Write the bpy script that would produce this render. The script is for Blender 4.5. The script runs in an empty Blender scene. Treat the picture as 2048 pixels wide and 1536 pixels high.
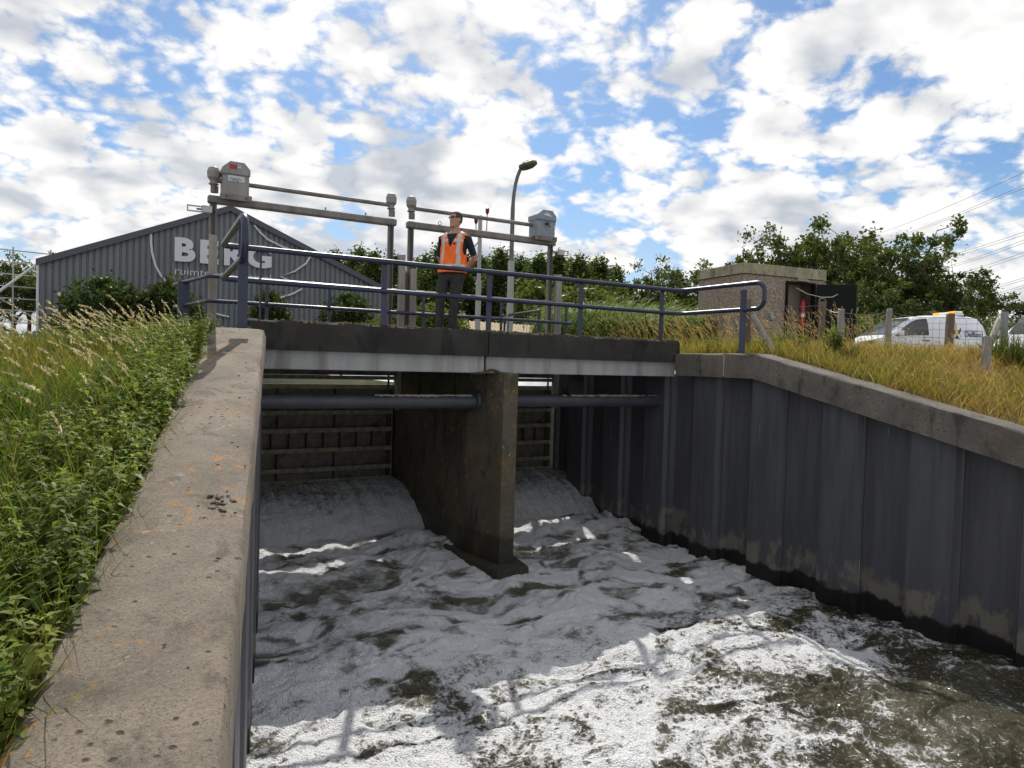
import bpy, bmesh, math, random
import numpy as np
from mathutils import Vector, Matrix, Euler
R = math.radians
random.seed(7); rng = np.random.default_rng(7)
scene = bpy.context.scene
COL = scene.collection

# ------------------------------------------------------------------ camera
H = 3.3                                   # eye height above the tail water
cam_d = bpy.data.cameras.new('camera'); cam = bpy.data.objects.new('camera', cam_d); COL.objects.link(cam)
cam_d.sensor_width = 36; cam_d.lens = 36*1400/2048; cam_d.clip_end = 3000; cam_d.clip_start = 0.05
yaw, pitch, roll = R(29.5), R(-1.76), R(1.6)
FW = np.array([math.sin(yaw)*math.cos(pitch), math.cos(yaw)*math.cos(pitch), math.sin(pitch)])
RT = np.array([math.cos(yaw), -math.sin(yaw), 0.0]); UP = np.cross(RT, FW)
c_, s_ = math.cos(roll), math.sin(roll)
xr = RT*c_ + UP*s_*1.0; xu = UP*c_ - RT*s_*1.0
# picture content leans clockwise, so the camera is turned the other way
cx_ = RT*c_ + UP*s_; cu_ = -RT*s_ + UP*c_
cam.matrix_world = Matrix(((cx_[0], cu_[0], -FW[0], 0), (cx_[1], cu_[1], -FW[1], 0), (cx_[2], cu_[2], -FW[2], H), (0, 0, 0, 1)))
scene.camera = cam
CAM = np.array([0, 0, H])

def ray(x, y):
    a = (x-1024)/1400; b = -(y-768)/1400
    return FW + a*cx_ + b*cu_
def at(x, y, depth):                       # a surveyed point: bearing and distance in metres
    return CAM + ray(x, y)*depth
def on(x, y, axis, val):
    d = ray(x, y); t = (val-CAM[axis])/d[axis]; return CAM + t*d

# ------------------------------------------------------------------ sky, sun, exposure
SUN_EL, SUN_AZ = R(46.8), R(22.4)          # azimuth measured from +Y towards +X
scene.view_settings.view_transform = 'Standard'; scene.view_settings.look = 'None'
scene.view_settings.gamma = 1; scene.view_settings.exposure = 0.12; scene.view_settings.use_curve_mapping = False
scene.render.engine = 'CYCLES'
scene.cycles.max_bounces = 6; scene.cycles.diffuse_bounces = 3; scene.cycles.glossy_bounces = 3
scene.cycles.transmission_bounces = 4; scene.cycles.transparent_max_bounces = 6
scene.cycles.use_denoising = True
scene.cycles.sample_clamp_indirect = 6; scene.cycles.sample_clamp_direct = 0

world = bpy.data.worlds.new('World'); scene.world = world; world.use_nodes = True
wt = world.node_tree; wt.nodes.clear()
def N(t, kind, **kw):
    n = t.nodes.new(kind)
    for k, v in kw.items():
        if k.startswith('i_'):
            key = k[2:]
            n.inputs[int(key) if key.isdigit() else key.replace('_', ' ')].default_value = v
        else: setattr(n, k, v)
    return n
def L(t, a, b): t.links.new(a, b)
def M(t, op, a, b=None, c=None, clamp=False):
    n = t.nodes.new('ShaderNodeMath'); n.operation = op; n.use_clamp = clamp
    for i, v in enumerate((a, b, c)):
        if v is None: continue
        if isinstance(v, (int, float)): n.inputs[i].default_value = v
        else: t.links.new(v, n.inputs[i])
    return n.outputs[0]
def MR(t, v, a, b, lo=0.0, hi=1.0, smooth=True):
    n = t.nodes.new('ShaderNodeMapRange'); n.interpolation_type = 'SMOOTHSTEP' if smooth else 'LINEAR'
    t.links.new(v, n.inputs['Value']); n.inputs['From Min'].default_value = a; n.inputs['From Max'].default_value = b
    n.inputs['To Min'].default_value = lo; n.inputs['To Max'].default_value = hi
    return n.outputs['Result']
def MIX(t, f, a, b, blend='MIX'):
    n = t.nodes.new('ShaderNodeMix'); n.data_type = 'RGBA'; n.blend_type = blend
    for v, key in ((f, 0), (a, 6), (b, 7)):
        if isinstance(v, (int, float)): n.inputs[key].default_value = v
        elif isinstance(v, tuple): n.inputs[key].default_value = (*v[:3], 1)
        else: t.links.new(v, n.inputs[key])
    return n.outputs[2]
def NOISE(t, vec, scale, detail=4, rough=0.55, dist=0.0, out='Fac', lac=2.0):
    n = t.nodes.new('ShaderNodeTexNoise'); n.inputs['Scale'].default_value = scale; n.inputs['Detail'].default_value = detail
    n.inputs['Roughness'].default_value = rough; n.inputs['Distortion'].default_value = dist; n.inputs['Lacunarity'].default_value = lac
    if vec is not None: t.links.new(vec, n.inputs['Vector'])
    return n.outputs[out]
def VOR(t, vec, scale, feature='F1', smooth=None, out='Distance', rnd=1.0):
    n = t.nodes.new('ShaderNodeTexVoronoi'); n.feature = feature; n.inputs['Scale'].default_value = scale
    n.inputs['Randomness'].default_value = rnd
    if smooth is not None: n.inputs['Smoothness'].default_value = smooth
    if vec is not None: t.links.new(vec, n.inputs['Vector'])
    return n.outputs[out]
def SCALE(t, vec, s, off=(0, 0, 0)):
    n = t.nodes.new('ShaderNodeMapping'); n.inputs['Scale'].default_value = s; n.inputs['Location'].default_value = off
    t.links.new(vec, n.inputs['Vector']); return n.outputs[0]

sky = N(wt, 'ShaderNodeTexSky', sky_type='NISHITA', sun_disc=False)
sky.sun_elevation = SUN_EL; sky.sun_rotation = SUN_AZ; sky.altitude = 0; sky.air_density = 1.0; sky.dust_density = 0.6; sky.ozone_density = 1.6
tc = N(wt, 'ShaderNodeTexCoord')
sep = N(wt, 'ShaderNodeSeparateXYZ'); L(wt, tc.outputs['Generated'], sep.inputs[0])
zc = M(wt, 'MAXIMUM', sep.outputs[2], 0.0)
den = M(wt, 'ADD', zc, 0.42)
dv = N(wt, 'ShaderNodeVectorMath', operation='SCALE'); L(wt, tc.outputs['Generated'], dv.inputs[0]); L(wt, M(wt, 'DIVIDE', 1.0, den), dv.inputs['Scale'])
P = SCALE(wt, dv.outputs[0], (1.7, 1.7, 1.95), (5.3, 2.2, 0.4))
def cloud_density(vec, full=True):
    big = NOISE(wt, vec, 1.3, 1, 0.5)
    n1 = M(wt, 'ABSOLUTE', M(wt, 'MULTIPLY_ADD', NOISE(wt, vec, 3.4, 0.0, 0.5), 2.0, -1.0))
    d = M(wt, 'MULTIPLY', big, 0.9)
    d = M(wt, 'MULTIPLY_ADD', n1, 0.42, d)
    if full:
        n2 = M(wt, 'ABSOLUTE', M(wt, 'MULTIPLY_ADD', NOISE(wt, vec, 8.7, 0.0, 0.5), 2.0, -1.0)); d = M(wt, 'MULTIPLY_ADD', n2, 0.22, d)
        n3 = M(wt, 'ABSOLUTE', M(wt, 'MULTIPLY_ADD', NOISE(wt, vec, 19.0, 0.0, 0.5), 2.0, -1.0)); d = M(wt, 'MULTIPLY_ADD', n3, 0.13, d)
        return M(wt, 'MULTIPLY_ADD', NOISE(wt, vec, 5.6, 6, 0.62, 0.1), 0.85, M(wt, 'ADD', d, -0.05))
    return M(wt, 'MULTIPLY_ADD', NOISE(wt, vec, 5.6, 1, 0.62), 0.85, M(wt, 'ADD', d, 0.02))
D0 = cloud_density(P)
OFS = 0.11
Psun = SCALE(wt, P, (1, 1, 1), (OFS*math.sin(SUN_AZ)*0.66, OFS*math.cos(SUN_AZ)*0.66, OFS*0.75))
D1 = cloud_density(Psun, False)
low = MR(wt, zc, 0.02, 0.22, 0.10, 0.0)
cover = MR(wt, M(wt, 'ADD', D0, low), 0.80, 0.985)
lowhaze = MR(wt, zc, 0.0, 0.26, 0.75, 0.0)
thick = MR(wt, D0, 0.93, 1.42)
slope = M(wt, 'SUBTRACT', D0, D1)
edge = MR(wt, slope, -0.20, 0.22, 0, 1, False)
shade = M(wt, 'MULTIPLY_ADD', edge, 1.25, M(wt, 'MULTIPLY_ADD', thick, -0.60, 0.20), clamp=True)
CLOUD_HI = (11.2, 11.05, 10.85); CLOUD_LO = (5.5, 6.0, 6.8)
cloudcol = MIX(wt, shade, CLOUD_LO, CLOUD_HI)
skycol = MIX(wt, 1.0, sky.outputs[0], (0.80, 1.0, 1.18), 'MULTIPLY')
skyhazy = MIX(wt, lowhaze, skycol, (6.6, 7.7, 9.0))
final = MIX(wt, cover, skyhazy, cloudcol)
bg = N(wt, 'ShaderNodeBackground'); bg.inputs['Strength'].default_value = 0.085
L(wt, final, bg.inputs['Color'])
wo = N(wt, 'ShaderNodeOutputWorld'); L(wt, bg.outputs[0], wo.inputs[0])

sun_d = bpy.data.lights.new('sun', 'SUN'); sun_d.energy = 4.6; sun_d.angle = R(0.53); sun_d.color = (1.0, 0.95, 0.87)
sun = bpy.data.objects.new('sun', sun_d); COL.objects.link(sun)
sdir = Vector((math.sin(SUN_AZ)*math.cos(SUN_EL), math.cos(SUN_AZ)*math.cos(SUN_EL), math.sin(SUN_EL)))
sun.rotation_euler = sdir.to_track_quat('Z', 'Y').to_euler(); sun.location = sdir*60

# ------------------------------------------------------------------ numpy noise
def _hash(ix, iy, seed):
    h = (ix.astype(np.int64)*374761393 + iy.astype(np.int64)*668265263 + seed*1442695041) & 0xFFFFFFFF
    h = ((h ^ (h >> 13))*1274126177) & 0xFFFFFFFF
    return (h ^ (h >> 16)) & 0xFFFFFFFF
def gnoise(x, y, seed=0):
    ix, iy = np.floor(x), np.floor(y); fx, fy = x-ix, y-iy
    def g(dx, dy):
        a = _hash(ix+dx, iy+dy, seed)/4294967296.0*2*np.pi
        return np.cos(a)*(fx-dx) + np.sin(a)*(fy-dy)
    u = fx*fx*fx*(fx*(fx*6-15)+10); v = fy*fy*fy*(fy*(fy*6-15)+10)
    a = g(0, 0)*(1-u)+g(1, 0)*u; b = g(0, 1)*(1-u)+g(1, 1)*u
    return (a*(1-v)+b*v)*1.5
def fbm(x, y, seed=0, octv=4, rough=0.5, lac=2.03):
    s = 0*x; a = 1.0; t = 0
    for i in range(octv):
        s = s + a*gnoise(x, y, seed+i*17); t += a; a *= rough; x = x*lac+3.7; y = y*lac-1.3
    return s/t
def sstep(a, b, x):
    t = np.clip((x-a)/(b-a), 0, 1); return t*t*(3-2*t)

# ------------------------------------------------------------------ object helpers
def tag(o, label=None, cat=None, group=None, kind=None):
    if label: o['label'] = label
    if cat: o['category'] = cat
    if group: o['group'] = group
    if kind: o['kind'] = kind
    return o
def empty(name, loc=(0, 0, 0), rz=0.0):
    o = bpy.data.objects.new(name, None); COL.objects.link(o); o.location = loc; o.rotation_euler = (0, 0, rz); o.empty_display_size = 0.2
    return o
def link(name, me, mat=None, parent=None):
    o = bpy.data.objects.new(name, me); COL.objects.link(o)
    if mat is not None:
        me.materials.clear()
        for m in (mat if isinstance(mat, (list, tuple)) else [mat]): me.materials.append(m)
    if parent is not None: o.parent = parent
    return o
def np_mesh(name, V, tris, col=None, smooth=False):
    me = bpy.data.meshes.new(name); V = np.asarray(V, np.float32); T = np.asarray(tris, np.int32)
    k = T.shape[1]
    me.vertices.add(len(V)); me.vertices.foreach_set('co', V.ravel())
    me.loops.add(T.size); me.loops.foreach_set('vertex_index', T.ravel())
    me.polygons.add(len(T)); me.polygons.foreach_set('loop_start', np.arange(0, T.size, k, dtype=np.int32))
    me.polygons.foreach_set('loop_total', np.full(len(T), k, np.int32))
    if smooth: me.polygons.foreach_set('use_smooth', np.ones(len(T), bool))
    me.update(calc_edges=True)
    if col is not None:
        a = me.attributes.new('col', 'FLOAT_COLOR', 'POINT')
        c4 = np.ones((len(V), 4), np.float32); c4[:, :3] = col; a.data.foreach_set('color', c4.ravel())
    return me

class MB:
    """collects shapes, then builds ONE mesh"""
    def __init__(s): s.v = []; s.f = []; s.mi = []; s.cur = 0
    def add(s, vs, fs):
        o = len(s.v); s.v += [tuple(map(float, p)) for p in vs]; s.f += [tuple(i+o for i in f) for f in fs]; s.mi += [s.cur]*len(fs); return s
    def box(s, c, d, rot=None):
        x, y, z = d[0]/2, d[1]/2, d[2]/2
        vs = [Vector(p) for p in ((-x, -y, -z), (x, -y, -z), (x, y, -z), (-x, y, -z), (-x, -y, z), (x, -y, z), (x, y, z), (-x, y, z))]
        if rot is not None:
            m = rot if isinstance(rot, Matrix) else Euler(rot).to_matrix(); vs = [m @ p for p in vs]
        vs = [p+Vector(c) for p in vs]
        return s.add(vs, [(0, 3, 2, 1), (4, 5, 6, 7), (0, 1, 5, 4), (1, 2, 6, 5), (2, 3, 7, 6), (3, 0, 4, 7)])
    def tube(s, pts, r, n=10, cap=True):
        pts = [Vector(p) for p in pts]; rs = r if isinstance(r, (list, tuple)) else [r]*len(pts)
        rings = []; up = None
        for i, p in enumerate(pts):
            t = (pts[min(i+1, len(pts)-1)]-pts[max(i-1, 0)]).normalized()
            if up is None:
                up = Vector((0, 0, 1)) if abs(t.z) < 0.9 else Vector((1, 0, 0))
            sx = t.cross(up); sx.normalize(); up = sx.cross(t); up.normalize()
            rings.append([p+(sx*math.cos(2*math.pi*k/n)+up*math.sin(2*math.pi*k/n))*rs[i] for k in range(n)])
        vs = [q for r_ in rings for q in r_]; fs = []
        for i in range(len(rings)-1):
            for k in range(n):
                a = i*n+k; b = i*n+(k+1) % n; fs.append((a, b, b+n, a+n))
        if cap: fs += [tuple(reversed(range(n))), tuple(range(len(vs)-n, len(vs)))]
        return s.add(vs, fs)
    def prism(s, poly, a, b):
        """poly: list of 3D points (planar); swept from offset a to offset b (vectors)"""
        n = len(poly); a = Vector(a); b = Vector(b)
        vs = [Vector(p)+a for p in poly]+[Vector(p)+b for p in poly]
        fs = [tuple(reversed(range(n))), tuple(range(n, 2*n))]+[(i, (i+1) % n, n+(i+1) % n, n+i) for i in range(n)]
        return s.add(vs, fs)
    def loft(s, rings, cap=True):
        n = len(rings[0]); vs = [q for r_ in rings for q in r_]; fs = []
        for i in range(len(rings)-1):
            for k in range(n):
                a = i*n+k; b = i*n+(k+1) % n; fs.append((a, b, b+n, a+n))
        if cap: fs += [tuple(reversed(range(n))), tuple(range(len(vs)-n, len(vs)))]
        return s.add(vs, fs)
    def lathe(s, prof, c=(0, 0, 0), n=16):
        rings = [[(c[0]+r*math.cos(2*math.pi*k/n), c[1]+r*math.sin(2*math.pi*k/n), c[2]+z) for k in range(n)] for r, z in prof]
        return s.loft(rings)
    def build(s, name, mat, parent=None, smooth=False, bevel=0.0, seg=2, fix=True):
        me = bpy.data.meshes.new(name); me.from_pydata(s.v, [], s.f); me.update()
        if fix:
            bm = bmesh.new(); bm.from_mesh(me); bmesh.ops.recalc_face_normals(bm, faces=bm.faces); bm.to_mesh(me); bm.free()
        o = link(name, me, mat, parent)
        if isinstance(mat, (list, tuple)):
            for p, i in zip(me.polygons, s.mi): p.material_index = i
        if smooth:
            for p in me.polygons: p.use_smooth = True
            try: me.set_sharp_from_angle(angle=R(40))
            except Exception: pass
        if bevel > 0:
            b = o.modifiers.new('bevel', 'BEVEL'); b.width = bevel; b.segments = seg; b.limit_method = 'ANGLE'; b.angle_limit = R(35)
        return o
def copy_tree(o, parent=None):
    c = o.copy(); COL.objects.link(c); c.parent = parent
    for ch in list(o.children): copy_tree(ch, c)
    return c
def arc(c, r, a0, a1, ax, ay, n=6):
    c = Vector(c); ax = Vector(ax); ay = Vector(ay)
    return [c+ax*(r*math.cos(a0+(a1-a0)*i/n))+ay*(r*math.sin(a0+(a1-a0)*i/n)) for i in range(n+1)]

# ------------------------------------------------------------------ materials
def new_mat(name):
    m = bpy.data.materials.new(name); m.use_nodes = True; t = m.node_tree; b = t.nodes['Principled BSDF']; return m, t, b
def pos(t):
    return N(t, 'ShaderNodeTexCoord').outputs['Object']
def bump(t, b, h, strength=0.3, dist=0.02):
    n = N(t, 'ShaderNodeBump'); n.inputs['Strength'].default_value = strength; n.inputs['Distance'].default_value = dist
    L(t, h, n.inputs['Height']); L(t, n.outputs[0], b.inputs['Normal']); return n
def simple(name, col, rough=0.6, metal=0.0, var=0.25, scale=6.0, bumps=0.1, bdist=0.004, streak=False, dirt=None, dirt_amt=0.5, spec=0.5):
    m, t, b = new_mat(name); p = pos(t)
    if streak: p2 = SCALE(t, p, (1, 1, 0.12))
    else: p2 = p
    n1 = NOISE(t, p2, scale, 6, 0.6); n2 = NOISE(t, p, scale*7, 3, 0.6)
    v = M(t, 'ADD', M(t, 'MULTIPLY', n1, 0.7), M(t, 'MULTIPLY', n2, 0.3))
    dark = tuple(c*(1-var) for c in col); light = tuple(min(1, c*(1+var)) for c in col)
    c = MIX(t, MR(t, v, 0.35, 0.65), dark, light)
    if dirt is not None:
        n3 = NOISE(t, p2, scale*0.6, 7, 0.65, 0.4)
        c = MIX(t, MR(t, n3, 0.5, 0.68, 0, dirt_amt), c, dirt)
    L(t, c, b.inputs['Base Color']); b.inputs['Roughness'].default_value = rough; b.inputs['Metallic'].default_value = metal
    b.inputs['Specular IOR Level'].default_value = spec
    L(t, MR(t, n1, 0.2, 0.8, max(0.05, rough-0.12), min(1, rough+0.12)), b.inputs['Roughness'])
    if bumps > 0: bump(t, b, v, bumps, bdist)
    return m
def leaf_mat(name, transl=0.45, rough=0.5):
    m = bpy.data.materials.new(name); m.use_nodes = True; t = m.node_tree; b = t.nodes['Principled BSDF']
    a = N(t, 'ShaderNodeAttribute', attribute_name='col')
    oi = N(t, 'ShaderNodeObjectInfo')
    c = MIX(t, M(t, 'MULTIPLY', oi.outputs['Random'], 0.25), a.outputs['Color'], (0.10, 0.10, 0.03), 'MIX')
    L(t, c, b.inputs['Base Color']); b.inputs['Roughness'].default_value = rough; b.inputs['Specular IOR Level'].default_value = 0.12
    tr = N(t, 'ShaderNodeBsdfTranslucent'); L(t, MIX(t, 1.0, c, (1.5, 1.5, 0.9), 'MULTIPLY'), tr.inputs['Color'])
    ms = N(t, 'ShaderNodeMixShader'); ms.inputs[0].default_value = transl
    L(t, b.outputs[0], ms.inputs[1]); L(t, tr.outputs[0], ms.inputs[2])
    L(t, ms.outputs[0], t.nodes['Material Output'].inputs[0]); return m

def concrete(name, base=(0.25, 0.22, 0.185), lich=1.0, dark=0.0, wet=None, edge_x=None):
    m, t, b = new_mat(name); p = pos(t)
    n1 = NOISE(t, p, 2.2, 8, 0.62); n2 = NOISE(t, p, 60, 4, 0.7); n3 = NOISE(t, p, 190, 3, 0.75)
    v = M(t, 'ADD', M(t, 'MULTIPLY', n1, 0.55), M(t, 'ADD', M(t, 'MULTIPLY', n2, 0.3), M(t, 'MULTIPLY', n3, 0.25)))
    c = MIX(t, MR(t, v, 0.36, 0.72), tuple(x*0.55 for x in base), tuple(x*1.4 for x in base))
    grit = MR(t, NOISE(t, p, 120, 3, 0.8), 0.56, 0.70)
    c = MIX(t, M(t, 'MULTIPLY', grit, 0.65), c, tuple(x*1.8 for x in base))
    c = MIX(t, MR(t, NOISE(t, SCALE(t, p, (1, 1, 1), (7, 3, 2)), 95, 3, 0.8), 0.53, 0.66, 0, 0.75), c, tuple(x*0.35 for x in base))
    dk = MR(t, NOISE(t, SCALE(t, p, (1, 1, 0.35)), 3.3, 7, 0.68, 0.5), 0.52, 0.66, 0, 0.55+dark*0.4)
    c = MIX(t, dk, c, tuple(x*0.22 for x in base))
    pits = MR(t, M(t, 'ADD', VOR(t, p, 17.0), M(t, 'MULTIPLY', M(t, 'SUBTRACT', n2, 0.5), 0.25)), 0.10, 0.20)
    pmask = MR(t, NOISE(t, p, 2.2, 3, 0.5), 0.47, 0.57)
    pit = M(t, 'MULTIPLY', M(t, 'SUBTRACT', 1.0, pits), pmask)
    c = MIX(t, M(t, 'MULTIPLY', pit, 0.85), c, (0.03, 0.024, 0.016))
    if lich > 0:
        lm = M(t, 'MULTIPLY', MR(t, NOISE(t, p, 11, 5, 0.65, 0.6), 0.57, 0.62), MR(t, NOISE(t, p, 1.3, 2, 0.5), 0.46, 0.58))
        c = MIX(t, M(t, 'MULTIPLY', lm, 0.75*lich), c, (0.36, 0.16, 0.03))
        wl = M(t, 'MULTIPLY', MR(t, NOISE(t, SCALE(t, p, (1, 1, 1), (4, 2, 7)), 9, 6, 0.7, 0.5), 0.60, 0.66), MR(t, NOISE(t, SCALE(t, p, (1, 1, 1), (9, 1, 3)), 1.6, 2, 0.5), 0.5, 0.6))
        c = MIX(t, M(t, 'MULTIPLY', wl, 0.5*lich), c, (0.42, 0.41, 0.34))
    if wet is not None:
        g = N(t, 'ShaderNodeNewGeometry'); sp = N(t, 'ShaderNodeSeparateXYZ'); L(t, g.outputs['Position'], sp.inputs[0])
        zz = M(t, 'ADD', sp.outputs[2], M(t, 'MULTIPLY', NOISE(t, p, 7, 4, 0.6), 0.22))
        w = MR(t, zz, wet, wet+0.07, 0.8, 0.0); c = MIX(t, w, c, (0.018, 0.017, 0.010))
        L(t, MR(t, w, 0, 0.8, 0.9, 0.35), b.inputs['Roughness'])
    else: b.inputs['Roughness'].default_value = 0.92
    L(t, c, b.inputs['Base Color'])
    h = M(t, 'SUBTRACT', M(t, 'ADD', M(t, 'MULTIPLY', n2, 0.5), M(t, 'MULTIPLY', grit, 0.35)), M(t, 'MULTIPLY', pit, 1.2))
    bump(t, b, M(t, 'ADD', h, M(t, 'MULTIPLY', n3, 0.3)), 0.8, 0.012)
    return m
# ------------------------------------------------------------------ site layout (metres; X along the bridge, Y upstream, Z up, tail water at 0)
P0 = on(529, 659, 2, 3.58)                 # crest of the left coping, channel side
Y0 = float(P0[1]); X0 = float(P0[0]); SL = 0.225
FLARE = 0.190
XR = 8.46                                  # channel face of the right coping
YC = 7.5                                   # crest of the right coping
DY, DZ = 9.28, 3.762                       # bridge front face and top
GY = 13.35                                 # gate line
def xl(Y): return X0+FLARE*(np.minimum(Y, 9.2)-Y0)
def zl(Y): return 3.58+SL*(np.minimum(Y, Y0)-Y0)
def zr(Y): return 3.535+SL*(np.minimum(Y, YC)-YC)
def bank_left(X, Y):
    z = zl(Y)-0.15 - 0.10*sstep(0, 2, xl(Y)-X) - 0.10*sstep(5, 8, Y)
    z = z + 0.12*sstep(9.5, 13, Y)*sstep(0, 3, 1-X) - 0.1*sstep(16, 30, Y)
    return z + 0.05*fbm(X*0.9, Y*0.9, 5, 3)
def bank_right(X, Y):
    r = np.clip(X-8.9, 0, 40)
    z = np.minimum(zr(Y)-0.05+0.125*r, 3.62)
    z = z - 0.22*sstep(13.5, 20, X+0.25*Y)
    return z + 0.04*fbm(X*0.8, Y*0.8, 9, 3)

# ------------------------------------------------------------------ ground and banks
def soil_mat():
    m, t, b = new_mat('soil_and_thatch'); p = pos(t)
    n = NOISE(t, p, 1.1, 6, 0.6); n2 = NOISE(t, p, 30, 4, 0.7)
    c = MIX(t, MR(t, n, 0.4, 0.62), (0.10, 0.085, 0.035), (0.20, 0.15, 0.062))
    c = MIX(t, MR(t, n2, 0.4, 0.7), c, (0.055, 0.05, 0.022))
    L(t, c, b.inputs['Base Color']); b.inputs['Roughness'].default_value = 0.95; bump(t, b, n2, 0.6, 0.03); return m
M_SOIL = soil_mat()
def grid_mesh(name, U, Vv, fn, smooth=True):
    uu, vv = np.meshgrid(U, Vv); x, y, z = fn(uu, vv); V = np.stack([x.ravel(), y.ravel(), z.ravel()], 1)
    nu, nv = len(U), len(Vv); i = np.arange(nu-1)[None]+np.arange(nv-1)[:, None]*nu; i = i.ravel()
    F = np.stack([i, i+1, i+1+nu, i+nu], 1); return np_mesh(name, V, F, smooth=smooth)
Ys = np.concatenate([np.arange(-15, 0, 1.0), np.arange(0, 17, 0.25), np.arange(17, 61, 2.0)])
Us = np.concatenate([np.arange(0, 8, 0.25), np.arange(8, 20, 1.0), np.arange(20, 81, 6.0)])
def fl(u, y):
    X = np.where(y < 9.3, xl(y)-0.46, 1.55)-u; return X, y, bank_left(X, y)
tag(link('embankment_left', grid_mesh('embankment_left', Us, Ys, fl), M_SOIL), kind='structure')
def fr(u, y):
    X = 8.86+u; return X, y, bank_right(X, y)
tag(link('embankment_right', grid_mesh('embankment_right', Us, Ys, fr), M_SOIL), kind='structure')
gm = MB()
for (x0, x1, y0, y1) in ((-1500, 1500, 59, 1900), (-1500, -77, -400, 59.1), (88, 1500, -400, 59.1)):
    gm.add([(x0, y0, 3.38), (x1, y0, 3.38), (x1, y1, 3.38), (x0, y1, 3.38)], [(0, 1, 2, 3)])
M_FIELD = simple('far_meadow', (0.09, 0.10, 0.03), 0.95, var=0.3, scale=0.1, bumps=0)
tag(gm.build('ground', M_FIELD), kind='structure')

# ------------------------------------------------------------------ water
def water_mat(jet=False):
    m, t, b = new_mat('turbulent_water'); p = pos(t)
    a = N(t, 'ShaderNodeAttribute', attribute_name='col'); sp = N(t, 'ShaderNodeSeparateColor'); L(t, a.outputs['Color'], sp.inputs[0])
    foam0, thin, nearf = sp.outputs[0], sp.outputs[1], sp.outputs[2]
    f1 = NOISE(t, p, 11, 5, 0.6, 0.5); f2 = NOISE(t, p, 70, 4, 0.7); cells = VOR(t, p, 60, 'F1')
    la = M(t, 'SUBTRACT', 1.0, M(t, 'MULTIPLY', M(t, 'ABSOLUTE', M(t, 'MULTIPLY_ADD', NOISE(t, p, 8, 3, 0.55, 0.35), 2.0, -1.0)), 3.0))
    lb = M(t, 'SUBTRACT', 1.0, M(t, 'MULTIPLY', M(t, 'ABSOLUTE', M(t, 'MULTIPLY_ADD', NOISE(t, SCALE(t, p, (1, 1, 1), (3, 8, 1)), 21, 3, 0.55, 0.2), 2.0, -1.0)), 3.0))
    lace = M(t, 'ADD', M(t, 'MULTIPLY', M(t, 'SUBTRACT', la, 0.45), 0.45), M(t, 'MULTIPLY', M(t, 'SUBTRACT', lb, 0.45), 0.32))
    f = M(t, 'ADD', foam0, M(t, 'ADD', M(t, 'MULTIPLY', M(t, 'SUBTRACT', f1, 0.5), 0.45), M(t, 'MULTIPLY', M(t, 'SUBTRACT', f2, 0.5), 0.22)))
    f = M(t, 'ADD', f, M(t, 'MULTIPLY', lace, M(t, 'MULTIPLY_ADD', nearf, 0.8, 0.16)))
    foam = MR(t, f, 0.24, 0.84)
    murk = MIX(t, MR(t, NOISE(t, p, 1.6, 4, 0.6), 0.35, 0.65), (0.022, 0.0195, 0.010), (0.048, 0.043, 0.024))
    milky = MIX(t, thin, murk, (0.16, 0.16, 0.125))
    fc = MIX(t, MR(t, f2, 0.35, 0.65), (0.56, 0.575, 0.595), (0.82, 0.825, 0.835))
    L(t, MIX(t, foam, milky, fc), b.inputs['Base Color'])
    L(t, MR(t, foam, 0, 1, 0.07, 0.42), b.inputs['Roughness']); b.inputs['IOR'].default_value = 1.33
    hw = M(t, 'ADD', M(t, 'MULTIPLY', NOISE(t, p, 9, 4, 0.6, 0.6), 0.8), M(t, 'MULTIPLY', NOISE(t, p, 32, 2, 0.6, 0.3), 0.30))
    hf = M(t, 'ADD', M(t, 'MULTIPLY', f2, 0.35), M(t, 'MULTIPLY', cells, -0.35))
    hh = M(t, 'ADD', M(t, 'MULTIPLY', hw, M(t, 'MULTIPLY_ADD', foam, -0.5, 1.2)), M(t, 'MULTIPLY', hf, M(t, 'MULTIPLY', foam, 1.7)))
    bump(t, b, hh, 0.85, 0.035); return m
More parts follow.
